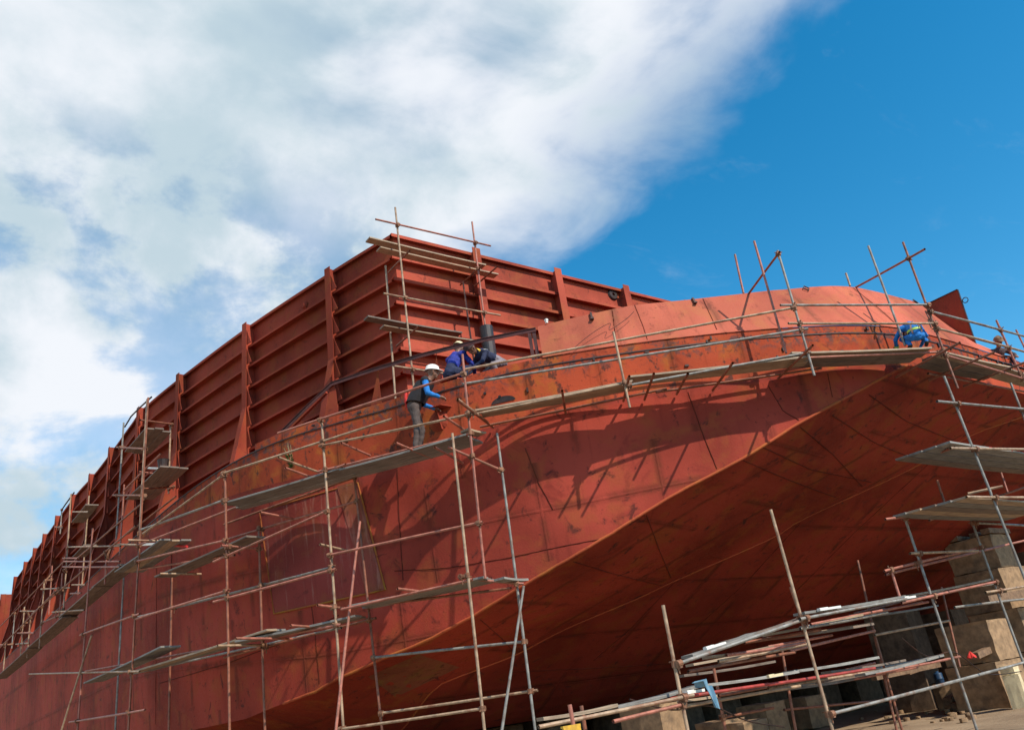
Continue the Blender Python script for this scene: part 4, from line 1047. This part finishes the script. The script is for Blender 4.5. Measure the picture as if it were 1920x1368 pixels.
# timbers and debris on the sand
gt = 'timbers lying under the bow'
def timber(label, p0, p1, w, h, z0=.0):
    a, b = np.array(p0, float), np.array(p1, float); mb = MB(); mb.bar(a+V(0, 0, h/2+z0), b+V(0, 0, h/2+z0), w, h); o = mb.build('timber', M['timber'], base=(a+b)/2); tag(o, label, 'timber', gt)
a, b = atz(1812,1332,0), atz(1925,1306,0)
timber('long weathered timber lying before the tan strapped block', a+V(0, .25, 0), b+V(.2, .5, .35), .3, .22, .0)
timber('second long timber behind, resting on the first', a+V(.5, .7, .1), b+V(.4, .9, .55), .26, .2, .05)
a, b = aty(1830,1235,11.4), aty(1880,1212,11.4); timber('short tan timber sticking out beside the red cloth', a, b, .2, .16)
a, b = aty(1700,1265,13.5), aty(1800,1230,13.0); timber('reddish timber beam behind the blue drum', a, b, .25, .2)
a, b = aty(1850,1132,10.9), aty(1990,1105,10.9); timber('dark timber leaning on the tall concrete stack', a, b, .22, .2)
a, b = aty(1640,1275,13.2), aty(1760,1250,12.6); timber('dark timber low behind the inner poles', a, b, .2, .16)
a, b = aty(1500,1290,14), aty(1660,1262,13.2); timber('dark beam between two shaded blocks', a, b, .2, .18)
c = cb_+V(-.12, .1, .70); mb = MB()
mb.lathe(c, [(0, 0), (.11, 0), (.125, .02), (.125, .13), (.135, .145), (.125, .16), (.125, .28), (.11, .31), (.05, .32), (.04, .36), (0, .36)], 18)
small('plastic_drum', 'small blue plastic drum standing on the tan strapped block', 'drum', mb, M['bluedrum'], smooth=True, base=c)
mb = MB(); q = cb_+V(0, 0, .3)
ca, sa = math.cos(.35), math.sin(.35)
for z0 in (0,):
    pts = [V(-.02, -.425, -.29), V(-.02, -.425, .36), V(-.02, -.40, .43), V(-.02, .40, .43), V(-.02, .425, -.29)]
    pts = [q+V(ca*p[0]-sa*p[1], sa*p[0]+ca*p[1], p[2]) for p in pts]
    for u, v in zip(pts[:-1], pts[1:]): mb.bar(u, v, .05, .012, up=(1, .3, 0))
small('strap', 'dark strap round the tan concrete block', 'strap', mb, M['dark'], base=q)
c = aty(1822,1232,11.2); mb = MB(); rr = random.Random(4)
rows = [[c+V(math.cos(t)*.12*w_*(1+.25*math.sin(3*t+w_)), math.sin(t)*.12*w_, .14*(1-w_)+.03*math.sin(5*t)) for t in np.linspace(0, 2*math.pi, 15)] for w_ in (.05, .4, .75, 1)]
mb.grid(rows); small('red_cloth', 'crumpled red cloth beside the tall concrete stack', 'cloth', mb, M['redcloth'], smooth=True, base=c)
c = V(cs_[0]-1.25, 10.75, 0); mb = MB(); rblock(mb, c, .5, .4, .8, .3); rblock(mb, c+V(.02, 0, .8), .4, .34, .22, .1); small('sack', 'pale sack leaning at the foot of the tall concrete stack', 'sack', mb, M['cream'], base=c)
# loose rubble on the bank
for k in range(26):
    px = rk_.uniform(1650, 1915); c = atz(px, rk_.uniform(1330, 1352), 0); c = c+V(rk_.uniform(-.2, .2), rk_.uniform(.2, 1.2), 0); mb = MB(); s = rk_.uniform(.05, .16)
    rblock(mb, c, s*1.4, s, s*.7, rk_.uniform(0, 3), rk_, bev=.2); o = mb.build('stone', M['concrete'], base=c); tag(o, 'small loose stone on the sand below the bow', 'stone', 'loose stones on the sand below the bow')
# a corner of a yellow sign at the bottom edge
c = aty(1072,1366,7.55); mb = MB(); mb.box(c+V(0, 0, -.12), (1, .1, 0), (-.1, 1, 0), (0, 0, 1), .13, .012, .14); mb.box(c+V(0, .01, .03), (1, .1, 0), (-.1, 1, 0), (0, 0, 1), .135, .02, .012)
small('warning_plate', 'small yellow plate fixed to the short pink post at the bottom edge', 'sign', mb, M['sign'], base=c)
# weed growing on the walkway under the rail
c = P(545,878,.62); mb = MB(); mb2 = MB(); rr = random.Random(9)
top_ = P(538,838,.5); ax = top_-c
for k in range(5):
    e = c+ax*rr.uniform(.7, 1.15)+V(rr.uniform(-.12, .12), rr.uniform(-.12, .12), .05); mb.path_tube([c, (c+e)/2+V(.03, 0, 0), e], .008, 5)
    for q in range(16):
        p = c+(e-c)*rr.uniform(.0, .55); d = V(rr.uniform(-1, 1), rr.uniform(-1, 1), rr.uniform(-.2, .8)); d /= np.linalg.norm(d); w_ = np.cross(d, V(0, 0, 1)); w_ /= max(np.linalg.norm(w_), .1); L_ = rr.uniform(.06, .14)
        mb2.add([p, p+d*L_*.5+w_*.02, p+d*L_, p+d*L_*.5-w_*.02], [(0, 1, 2, 3)])
wd = thing('weed', 'dry green weed sprouting behind the two projecting poles', 'plant', c); part(mb, 'stem', M['stalk'], wd); lf = part(mb2, 'foliage', M['leaf'], wd)
# welding bucket on the wall tower, hose on the deck bulwark
c = P(306,879,.0); mb = MB(); mb.lathe(c, [(0, 0), (.13, 0), (.16, .26), (.165, .27), (.15, .27), (.12, .03)], 14); small('bucket', 'dark bucket on the middle lift of the wall tower', 'bucket', mb, M['dark'], base=c)
mb = MB(); s0 = 90.6
pts = [V(*plan(s0-.3, .06), 8.25), V(*plan(s0, .05), 8.45), V(*plan(s0+.3, .02), 8.62), V(*plan(s0+.55, -.02), 8.72), V(*plan(s0+.5, .03), 8.55), V(*plan(s0+.9, -.05), 8.78), V(*plan(s0+1.1, -.1), 8.95)]
mb.path_tube(catmull(pts, 6), .006, 5); small('cable', 'thin dark cable looped over the bow bulwark', 'cable', mb, M['dark'], base=pts[0])
c = V(*plan(89.85, -.10), bw_top(89.85)[2]); 
mb = MB(); mb.box(c+V(0, 0, .05), (1,0,0), (0,1,0), (0,0,1), .022, .022, .03); mb.box(c+V(0, 0, .09), (1,0,0), (0,1,0), (0,0,1), .03, .03, .02); small('lamp_block', 'small white topped block on the left end of the bow bulwark', 'block', mb, [M['white']], base=c)
# rope hung from the bow post, white boards at the foot of the wall tower
a = P(1735,583,.93); mb = MB(); mb.path_tube(catmull([a, a+V(-.05, -.03, -.14), a+V(-.01, -.04, -.3), a+V(-.07, -.02, -.22), a+V(-.09, -.03, -.42)], 5), .014, 6)
small('rope', 'short dark rope tied to the tall right bow post above the kneeling worker', 'rope', mb, M['dark'], base=a)
a, b = P(262,1021,.9), P(333,1017,.45); mb = MB(); mb.bar(a, b, .10, .05); small('offcut', 'white plank end on the walkway at the foot of the wall tower', 'offcut', mb, M['white'], base=a)
a, b = P(318,1022,.6), P(351,1024,.45); mb = MB(); mb.tube(a, b, .028, 10, caps=True); small('pipe_end', 'short red pipe end beside the white plank end at the wall tower', 'pipe', mb, M['redpaint'], base=a)
a, b = P(280,877,.5), P(298,878,.4); mb = MB(); mb.bar(a, b, .10, .05); small('offcut', 'white offcut beside the dark bucket on the wall tower', 'offcut', mb, M['white'], base=a)
c = P(536,0+700,.0) if False else None

# more poles and boards piled on the low staging
rp = random.Random(33)
for k in range(22):
    px = rp.uniform(1280, 1640); y0 = rp.uniform(8.2, 10.2); up_ = rp.random() < .5
    py = (np.interp(px, [1280, 1500, 1700], [1240, 1160, 1128]) if up_ else np.interp(px, [1280, 1640], [1305, 1245])) + rp.uniform(6, 26)*(1 if up_ else .6)
    L_ = rp.uniform(90, 190); a, b = aty(px, py, y0), aty(px+L_, py-L_*rp.uniform(.14, .24), y0+rp.uniform(-.2, .3)); mb = MB()
    if k % 5 < 2:
        mb.path_tube([a, (a+b)/2-V(0, 0, .01), b], TR, 8); o = mb.build('scaffold_pole', M[('tpink', 'tbrown', 'tpale', 'tgrey')[k % 4]], base=a, smooth=True); tag(o, 'loose scaffold pole lying among the pile on the low staging', 'pole', 'loose poles piled on the low staging')
    else:
        board('loose weathered board lying among the pile on the low staging', a, b, .2, ('dullboard', 'wood', 'greyboard')[k % 3], V(0, 1, 0), 'loose boards piled on the low staging')
for k, (pts, lab) in enumerate([([(1180,1310),(1260,1330),(1330,1322),(1400,1350),(1470,1362)], 'thin dark hose sagging below the lowest staging'), ([(1690,1195),(1740,1230),(1790,1222),(1850,1262),(1915,1258)], 'thin dark hose slung between the inner poles of the right tower')]):
    q = [aty(*p, 8.6+.2*k) for p in pts]; mb = MB(); mb.path_tube(catmull(q, 6), .011, 6); small('hose', lab, 'hose', mb, M['dark'], smooth=True, base=q[0])
# ================================================================== PEOPLE
def body(segs, vox=.011, smooth_it=4):
    """one continuous body surface: tapered limbs and ellipsoids fused by a voxel remesh. segs: (a, b, ra, rb, key)"""
    mb = MB()
    for a, b, ra, rb, key in segs:
        a, b = np.array(a, float), np.array(b, float); d = b-a; L = np.linalg.norm(d)
        if L < 1e-4: d = V(0, 0, 1); L = 1e-4; b = a+d*L
        d = d/L
        n = 12; h = V(0, 0, 1) if abs(d[2]) < .9 else V(1, 0, 0); u = np.cross(d, h); u /= np.linalg.norm(u); w = np.cross(d, u)
        rows = []
        for t in np.linspace(-math.pi/2, 0, 4): rows.append((a+d*ra*math.sin(t), ra*math.cos(t)))
        for t in np.linspace(0, math.pi/2, 4): rows.append((b+d*rb*math.sin(t), rb*math.cos(t)))
        k = len(mb.v); R = [[c+max(r, 1e-4)*(u*math.cos(q)+w*math.sin(q)) for q in np.arange(n)*2*math.pi/n] for c, r in rows]
        vs = [p for r in R for p in r]; fs = []
        for i in range(len(R)-1):
            for j in range(n): fs.append((i*n+j, i*n+(j+1) % n, (i+1)*n+(j+1) % n, (i+1)*n+j))
        fs.append(tuple(range(n))[::-1]); fs.append(tuple((len(R)-1)*n+j for j in range(n)))
        mb.add(vs, fs)
    me = bpy.data.meshes.new('tmp'); me.from_pydata(mb.v, [], mb.f); o = bpy.data.objects.new('tmp', me); COL.objects.link(o)
    bm = bmesh.new(); bm.from_mesh(me); bmesh.ops.recalc_face_normals(bm, faces=bm.faces); bm.to_mesh(me); bm.free()
    r = o.modifiers.new('r', 'REMESH'); r.mode = 'VOXEL'; r.voxel_size = vox
    s = o.modifiers.new('s', 'SMOOTH'); s.iterations = smooth_it; s.factor = .5
    dg = bpy.context.evaluated_depsgraph_get(); dg.update(); ev = o.evaluated_get(dg); m2 = bpy.data.meshes.new_from_object(ev)
    bpy.data.objects.remove(o); bpy.data.meshes.remove(me)
    return m2
def seg_dist(p, a, b):
    d = b-a; t = np.clip(((p-a)@d)/max(d@d, 1e-9), 0, 1); return np.linalg.norm(p-(a+d*t), axis=-1) if p.ndim == 1 else None
def person(label, base, rot, J, cols, extras=None, scale=1.0, group='shipyard workers'):
    """J: joint positions in the person's own frame (x right, y forward, z up)"""
    J = {k: np.array(v, float) for k, v in J.items()}
    S = []
    S += [(J['hip'], J['waist'], .135, .125, 'leg'), (J['waist'], J['chest'], .125, .14, 'torso')]
    for s in 'LR':
        S += [(J['chest'], J['sh'+s], .12, .075, 'torso'), (J['sh'+s], J['el'+s], .062, .05, 'arm'), (J['el'+s], J['wr'+s], .05, .036, 'arm'),
              (J['hip'], J['hp'+s], .12, .10, 'leg'), (J['hp'+s], J['kn'+s], .095, .066, 'leg'), (J['kn'+s], J['an'+s], .064, .048, 'leg'),
              (J['an'+s]+V(0, 0, -.03), J['to'+s], .048, .042, 'boot')]
        # hand: palm, four fingers of different length, thumb
        wv = J['wr'+s]; d = J.get('hd'+s, wv-J['el'+s]); d = np.array(d, float); d /= np.linalg.norm(d)
        up = J.get('hu'+s, V(0, 0, 1)); si = np.cross(d, up); si /= np.linalg.norm(si); up = np.cross(si, d)
        S.append((wv, wv+d*.075, .03, .032, 'skin')); S.append((wv+d*.05-si*.02, wv+d*.085-si*.022, .02, .02, 'skin')); S.append((wv+d*.05+si*.02, wv+d*.085+si*.022, .02, .02, 'skin'))
        for f, L_ in zip((-.03, -.01, .01, .03), (.06, .075, .07, .055)):
            k0 = wv+d*.085+si*f; k1 = k0+d*L_*.55-up*.008; k2 = k1+d*L_*.35-up*.03
            S.append((k0, k1, .0095, .009, 'skin')); S.append((k1, k2, .009, .008, 'skin'))
        t0 = wv+d*.03+si*(.03 if s == 'L' else -.03); t1 = t0+d*.04+si*(.03 if s == 'L' else -.03)-up*.01; S.append((t0, t1, .012, .010, 'skin')); S.append((t1, t1+d*.03-up*.01, .010, .009, 'skin'))
    hd = J['head']; f = J['face']/np.linalg.norm(J['face']); hu = J['chest']*0+J.get('headup', V(0, 0, 1)); hu = hu-f*(hu@f); hu /= np.linalg.norm(hu); hs_ = np.cross(f, hu)
    S += [(J['chest']+(hd-J['chest'])*.35, hd-hu*.07, .062, .056, 'skin'), (hd+hu*.035-f*.015, hd-hu*.02+f*.005, .098, .085, 'skin'), (hd-hu*.06+f*.03, hd-hu*.085+f*.055, .06, .035, 'skin'),
          (hd+f*.085-hu*.005, hd+f*.108-hu*.03, .012, .017, 'skin'), (hd+f*.083-hu*.062-hs_*.018, hd+f*.083-hu*.062+hs_*.018, .012, .012, 'skin'), (hd+hs_*.092-hu*.0, hd+hs_*.092-hu*.035, .02, .014, 'skin'), (hd-hs_*.092, hd-hs_*.092-hu*.035, .02, .014, 'skin'),
          (hd+f*.088+hu*.028-hs_*.04, hd+f*.088+hu*.028+hs_*.04, .012, .012, 'skin')]
    me = body(S)
    mats = []; keys = {}
    for k in ('torso', 'arm', 'leg', 'boot', 'skin'):
        keys[k] = len(mats); mats.append(M[cols[k]])
    n = len(me.vertices); co = np.empty(n*3); me.vertices.foreach_get('co', co); co = co.reshape(-1, 3)
    A = np.array([s[0] for s in S]); Bv = np.array([s[1] for s in S]); ra = np.array([s[2] for s in S]); rb = np.array([s[3] for s in S])
    cent = np.array([np.mean([co[v] for v in p.vertices], axis=0) for p in me.polygons])
    best = np.full(len(cent), 1e9); idx = np.zeros(len(cent), int)
    for i, s in enumerate(S):
        d = Bv[i]-A[i]; t = np.clip((cent-A[i])@d/max(d@d, 1e-9), 0, 1); dist = np.linalg.norm(cent-(A[i]+t[:, None]*d), axis=1)-(ra[i]+(rb[i]-ra[i])*t)
        m_ = dist < best; best[m_] = dist[m_]; idx[m_] = keys[s[4]]
    # cloth folds
    nr = np.empty(len(me.vertices)*3); me.vertices.foreach_get('normal', nr); nr = nr.reshape(-1, 3)
    wob = (np.sin(co[:, 2]*55+co[:, 0]*37)+np.sin(co[:, 1]*61-co[:, 2]*40+co[:, 0]*25))*.0022
    co2 = co+nr*wob[:, None]; me.vertices.foreach_set('co', co2.ravel())
    for m_ in mats: me.materials.append(m_)
    me.polygons.foreach_set('material_index', idx.tolist()); me.polygons.foreach_set('use_smooth', [True]*len(me.polygons))
    th = thing('person', label, 'person', base, group); th.rotation_euler = (0, 0, rot); th.scale = (scale,)*3; BASE[th.name] = V(0, 0, 0)
    o = bpy.data.objects.new('body', me); COL.objects.link(o); o.parent = th
    return th, J, dict(f=f, u=hu, s=hs_, hd=hd)
def helmet(th, H, m, brim=True, name='hard_hat', tilt=0.0):
    f, u, s = H['f'], H['u'], H['s']; f, u = f*math.cos(tilt)+u*math.sin(tilt), u*math.cos(tilt)-f*math.sin(tilt)
    c = H['hd']+u*.055-f*.012; mb = MB(); rows = []
    for a in np.linspace(0, math.pi/2, 8):
        rows.append([c+(f*math.cos(t)*.135+s*math.sin(t)*.115)*math.cos(a)+u*.115*math.sin(a) for t in np.linspace(0, 2*math.pi, 25)])
    rim = [c+(f*math.cos(t)*(.135+(.06 if brim else .012)*max(0, math.cos(t))**2+.012)+s*math.sin(t)*.127)-u*.018 for t in np.linspace(0, 2*math.pi, 25)]
    rim2 = [p-u*.006 for p in rim]
    mb.grid([rim2, rim]+rows); mb.grid([[c+(p-c)*.93 for p in r] for r in [rim2]+rows], flip=True)
    ridge = [c+f*math.cos(a)*.137+u*.118*math.sin(a) for a in np.linspace(.5, 2.6, 9)]
    if brim: mb.path_tube(ridge, .008, 6)
    part(mb, name, M[m], th, smooth=True)
def strapband(th, ring, w, m, name):
    mb = MB(); mb.grid([[np.array(p) for p in ring], [np.array(p)+np.array(w) for p in ring]]); part(mb, name, M[m], th, smooth=True)
def shell(th, rows, m, name):
    mb = MB(); mb.grid(rows); part(mb, name, M[m], th, smooth=True)
def ell(c, fx, fy, n=20): return [np.array(c)+np.array(fx)*math.cos(t)+np.array(fy)*math.sin(t) for t in np.linspace(0, 2*math.pi, n+1)]

# ---- the standing worker on the port walkway
h = P(787,826,.62); zf = 6.575
base = V(h[0], h[1], zf); s_ = nearest(base)[0]
fw_dir = V(*tang(s_), 0)          # towards the bow along the hull
if fw_dir[0] < 0: fw_dir = -fw_dir
fw_dir = fw_dir*.85 + V(*-normal(s_), 0)*.5; rotz = math.atan2(-fw_dir[0], fw_dir[1])
J = dict(hip=(0, -.04, .90), waist=(0, .0, 1.06), chest=(0, .20, 1.31), head=(0, .37, 1.55), face=(0, 1, -.12),
         shL=(-.20, .20, 1.34), shR=(.20, .20, 1.34), elL=(-.31, .10, 1.07), elR=(.27, .22, 1.05), wrL=(-.25, .33, .93), wrR=(.2, .42, .98),
         hpL=(-.09, -.04, .86), hpR=(.09, -.04, .86), knL=(-.13, .06, .47), knR=(.13, -.02, .47), anL=(-.15, -.03, .09), anR=(.15, -.09, .09), toL=(-.17, .16, .04), toR=(.17, .10, .04),
         hdL=(.1, .9, -.35), hdR=(-.1, .9, -.3))
th, J, H = person('standing worker in white hard hat, bright blue sleeves and black vest, leaning on the rail', base, rotz, J, dict(torso='black', arm='blue', leg='trouser', boot='boot', skin='skin'), scale=1.10)
helmet(th, H, 'white'); 
# vest, waist pouch, chin strap
rows = []
for t in np.linspace(0, 1, 7):
    c = V(0, -.02, .96)+(V(0, .20, 1.33)-V(0, -.02, .96))*t; w = .185+.03*t; d_ = .168+.012*math.sin(3*t); rows.append(ell(c, (w, 0, 0), (0, d_, -.04)))
shell(th, rows, 'black', 'vest')
mb = MB(); rr = random.Random(2)
rows = [[V(.10+.07*math.cos(t)*r, -.13-.05*r+.03*math.sin(2*t), 1.10+z+.06*math.sin(t)*r) for t in np.linspace(0, 2*math.pi, 12)] for r, z in ((.1, .16), (.7, .12), (1, .02), (.9, -.1), (.3, -.2))]
rows = [[p-V(.2, 0, 0) for p in r] for r in rows]
shell(th, rows, 'redcloth', 'pouch')

# ---- two crouching welders on the deck behind the rail
h = hit(856,735,-.38); base = V(h[0], h[1], DECK+.12); rotz = math.atan2(-.80, .25)
cr = dict(hip=(0, -.12, .32), waist=(0, -.04, .47), chest=(0, .12, .72), head=(0, .26, .96), face=(0, .85, -.5),
          shL=(-.19, .12, .74), shR=(.19, .12, .74), elL=(-.27, .30, .52), elR=(.26, .32, .52), wrL=(-.12, .50, .42), wrR=(.12, .52, .42),
          hpL=(-.1, -.1, .32), hpR=(.1, -.1, .32), knL=(-.2, .30, .48), knR=(.2, .26, .46), anL=(-.18, .02, .09), anR=(.18, -.02, .09), toL=(-.2, .2, .04), toR=(.2, .16, .04), hdL=(.3, .7, -.4), hdR=(-.3, .7, -.4))
th, J, H = person('crouching welder in royal blue overall and cream hard hat behind the rail', base, rotz, dict(cr), dict(torso='royal', arm='royal', leg='navy', boot='boot', skin='skin'), scale=1.08)
helmet(th, H, 'cream')
h = hit(908,716,-.55); base = V(h[0]+.2, h[1]+.05, DECK+.1); rotz = math.atan2(.95, .05)
cb2 = dict(hip=(0, -.36, .60), waist=(0, -.16, .70), chest=(0, .14, .78), head=(0, .38, .88), face=(0, .7, -.7), headup=(0, .7, .7),
           shL=(-.19, .15, .74), shR=(.19, .15, .74), elL=(-.25, .30, .48), elR=(.25, .30, .46), wrL=(-.1, .50, .36), wrR=(.12, .48, .32),
           hpL=(-.1, -.34, .58), hpR=(.1, -.34, .58), knL=(-.2, .02, .46), knR=(.2, -.02, .44), anL=(-.18, -.24, .09), anR=(.18, -.28, .09), toL=(-.2, -.06, .04), toR=(.2, -.10, .04), hdL=(.2, .6, -.6), hdR=(-.2, .6, -.6))
th, J, H = person('bent over welder in navy jacket, yellow collar, striped trousers and dark cap', base, rotz, cb2, dict(torso='navy', arm='navy', leg='pinstripe', boot='boot', skin='skin'))
helmet(th, H, 'hatbrown', brim=False, name='cap')
shell(th, [ell(V(0, .20, .79), (.13, 0, 0), (0, .05, .10)), ell(V(0, .26, .815), (.10, 0, 0), (0, .045, .085))], 'yellow', 'collar')
mb = MB(); mb.lathe(V(-.20, .14, .80), [(0, .015), (.045, .012), (.05, 0)], 12, axis=(-.5, 0, .85)); part(mb, 'badge', M['white'], th)

# ---- kneeling worker at the right of the bow, seen from behind
h = hit(1722,648,.62); base = V(h[0], h[1], h[2]+.04); zb_ = hit(1722,650,.62)[2]
nn = normal(h[3]); rotz = -.85
kn = dict(hip=(0, -.14, .24), waist=(0, -.10, .40), chest=(0, .12, .58), head=(.02, .40, .52), face=(0, .6, -.8), headup=(0, .8, .5),
          shL=(-.20, .12, .57), shR=(.20, .12, .57), elL=(-.38, .22, .36), elR=(.34, .30, .34), wrL=(-.34, .44, .20), wrR=(.2, .5, .16),
          hpL=(-.1, -.12, .22), hpR=(.1, -.12, .22), knL=(-.22, .26, .36), knR=(.22, .24, .34), anL=(-.18, -.06, .08), anR=(.18, -.08, .08), toL=(-.2, .10, .03), toR=(.2, .08, .03), hdL=(.4, .7, -.3), hdR=(-.3, .7, -.3))
th, J, H = person('kneeling worker in bright blue overall with lime reflective bands and harness straps', V(base[0], base[1], zb_), rotz, kn, dict(torso='blue', arm='blue', leg='blue', boot='boot', skin='skin'), scale=.88)
helmet(th, H, 'hatbrown', brim=False, name='cap')
def bandring(c, ax, r1, r2, w, m, name):
    ax = np.array(ax, float)/np.linalg.norm(ax); u = np.cross(ax, V(0, 0, 1)); u /= np.linalg.norm(u); v = np.cross(u, ax)
    shell(th, [ell(np.array(c)-ax*w/2, u*r1, v*r2), ell(np.array(c)+ax*w/2, u*r1, v*r2)], m, name)
bandring((0, -.105, .37), (0, .12, 1), .168, .150, .055, 'hivis', 'reflective_band')
bandring((-.355, .37, .255), (.04, .22, -.16), .056, .056, .05, 'hivis', 'sleeve_band')
for sx in (-1, 1):
    mb = MB(); q = catmull([V(sx*.10, -.26, .26), V(sx*.105, -.262, .40), V(sx*.05, -.17, .52), V(sx*-.02, -.06, .615), V(sx*-.10, .06, .70)], 5)
    mb.grid([[p-V(.018, 0, 0), p+V(.018, 0, .004)] for p in q]); part(mb, 'harness_strap', M['harness'], th, smooth=True)
# ---- worker on the deck at the far right
h = hit(1872,672,-.3); base = V(h[0], h[1], DECK-.2)
th, J, H = person('crouching worker in dark clothes and beige cap beyond the far right rail', base, math.atan2(.6, -.5)+.3, dict(cr), dict(torso='hatbrown', arm='hatbrown', leg='navy', boot='boot', skin='skin'), scale=.95)
helmet(th, H, 'timber', brim=True, name='cap')
# ================================================================== GROUND
m, nt, b = mat('sandy_ground'); g = G(nt); c_ = g.coord('Object')
n1 = g.noise(c_, .6, 6, .6); n2 = g.noise(c_, 9, 5, .65)
col = g.mix(g.mapr(n1, .3, .7), rgb(.24, .165, .10), rgb(.36, .26, .165)); col = g.mix(g.math('MULTIPLY', g.mapr(n2, .55, .75), .6), col, rgb(.13, .09, .06))
spg = g.n('ShaderNodeSeparateXYZ'); nt.links.new(c_, spg.inputs[0])
yard = g.mapr(g.math('ADD', spg.outputs[1], g.math('MULTIPLY', n1, 5.0)), 4.0, 6.5)
col = g.mix(yard, g.mix(g.mapr(n1, .3, .7), rgb(.06, .05, .04), rgb(.11, .085, .06)), col)      # unseen yard darkened to cut bounce light, sandy bank along the slip
nt.links.new(col, b.inputs['Base Color']); b.inputs['Roughness'].default_value = .95; nt.links.new(g.bump(n2, .6, .04), b.inputs['Normal'])
mb = MB(); xs = [-1500, -300, -60, -20]+list(np.linspace(-10, 60, 71))+[80, 130, 400, 1500]; ys = [-1500, -300, -40]+list(np.linspace(-8, 40, 49))+[60, 100, 160, 400, 1500]
rg = random.Random(5)
mb.grid([[V(x, y, (rg.uniform(-.04, .04) if -8 < y < 40 and -10 < x < 60 else 0)) for y in ys] for x in xs])
gr = mb.build('ground', m, smooth=True); tag(gr, kind='structure')
# ================================================================== CAMERA, SUN, SKY
cam = bpy.data.cameras.new('camera'); cam.sensor_width = 36; cam.lens = F_PX/1920*36; cam.clip_end = 5000; cam.clip_start = .1
co = bpy.data.objects.new('camera', cam); COL.objects.link(co)
mw = Matrix([[*ROT[0], 0], [*ROT[1], 0], [*ROT[2], EYE], [0, 0, 0, 1]]); co.matrix_world = mw; sc.camera = co
SUN_EL, SUN_AZ = 42.0, 8.0              # azimuth measured from -Y (ahead of the bow) towards +X
sd = V(math.sin(math.radians(SUN_AZ))*math.cos(math.radians(SUN_EL)), -math.cos(math.radians(SUN_AZ))*math.cos(math.radians(SUN_EL)), math.sin(math.radians(SUN_EL)))
L = bpy.data.lights.new('sun', 'SUN'); L.energy = 5.0; L.angle = math.radians(.55); L.color = (1, .90, .75)
lo = bpy.data.objects.new('sun', L); COL.objects.link(lo); lo.location = (0, -20, 40)
lo.rotation_euler = Vector(sd).to_track_quat('Z', 'Y').to_euler()
w = bpy.data.worlds.new('World'); sc.world = w; w.use_nodes = True; nt = w.node_tree; nt.nodes.clear(); g = G(nt)
out = g.n('ShaderNodeOutputWorld'); bg = g.n('ShaderNodeBackground'); nt.links.new(bg.outputs[0], out.inputs[0])
sky = g.n('ShaderNodeTexSky', sky_type='NISHITA'); sky.sun_disc = False; sky.sun_elevation = math.radians(SUN_EL)
sky.sun_rotation = math.atan2(sd[0], sd[1]); sky.air_density = 1.0; sky.dust_density = .3; sky.ozone_density = 2.2
hs = g.n('ShaderNodeHueSaturation'); nt.links.new(sky.outputs[0], hs.inputs['Color']); hs.inputs['Saturation'].default_value = 1.42; hs.inputs['Value'].default_value = 1.75
hs.inputs['Hue'].default_value = .486
gen = g.coord('Generated'); sp = g.n('ShaderNodeSeparateXYZ'); nt.links.new(gen, sp.inputs[0])
zz = g.math('MAXIMUM', sp.outputs[2], .06)
cx = g.math('DIVIDE', sp.outputs[0], zz); cy = g.math('DIVIDE', sp.outputs[1], zz)
cb = g.n('ShaderNodeCombineXYZ'); nt.links.new(cx, cb.inputs[0]); nt.links.new(cy, cb.inputs[1]); pl = cb.outputs[0]
n_big = g.noise(pl, 1.7, 4, .5, .2); n_mid = g.noise(g.mapping(pl, loc=(3.1, .7, 0)), 3.6, 6, .55, .2); n_low = g.noise(g.mapping(pl, loc=(1.2, 5.4, 0)), 1.1, 3, .5)
# the cloud bank lies west of x = 1.15 in the cloud layer, breaking up to the south
edge = g.math('ADD', cx, g.math('MULTIPLY', g.math('SUBTRACT', n_mid, .5), .55))
bank = g.math('MULTIPLY', g.mapr(edge, 1.25, .84), g.mapr(cy, -.5, .25))      # clear sky behind the camera
fary = g.mapr(cy, 1.25, 2.3, 0, .21)
dens = g.math('SUBTRACT', g.math('ADD', g.math('MULTIPLY', n_big, .85), g.math('MULTIPLY', n_mid, .35)), fary)
# towards the horizon the layer breaks into heaped puffs
puff = g.mapr(g.noise(g.mapping(gen, (1, 1, 1.5), loc=(.3, .1, .2)), 5.6, 7, .58, .15), .37, .62, .29, .68)
dens = g.mix(g.mapr(cy, .95, 1.55), dens, puff)
cov = g.mapr(dens, .28, .57, .45, 1)
mask = g.math('MULTIPLY', cov, bank)
thin = g.math('MULTIPLY', g.mapr(g.noise(g.mapping(pl, (1, 2.2, 1), (0, 0, .5)), 2.6, 6, .65, .4), .56, .86), .16)
mask = g.math('MAXIMUM', mask, thin)
n_sh = g.mix(g.mapr(cy, .8, 1.4), n_mid, g.noise(g.mapping(gen, loc=(2, .4, .9)), 6.5, 7, .6, .1))
shade = g.mapr(g.math('ADD', g.math('MULTIPLY', n_low, .45), g.math('MULTIPLY', n_sh, .55)), .38, .58)
white = g.mix(shade, rgb(5.0, 6.2, 6.9), rgb(8.2, 8.5, 9.0))
skyc = g.mix(mask, hs.outputs[0], white)
nt.links.new(skyc, bg.inputs[0]); bg.inputs[1].default_value = .11
sc.view_settings.view_transform = 'Standard'; sc.view_settings.look = 'None'; sc.view_settings.gamma = 1; sc.view_settings.exposure = 0
sc.view_settings.use_curve_mapping = False
sc.cycles.max_bounces = 6; sc.cycles.use_adaptive_sampling = True
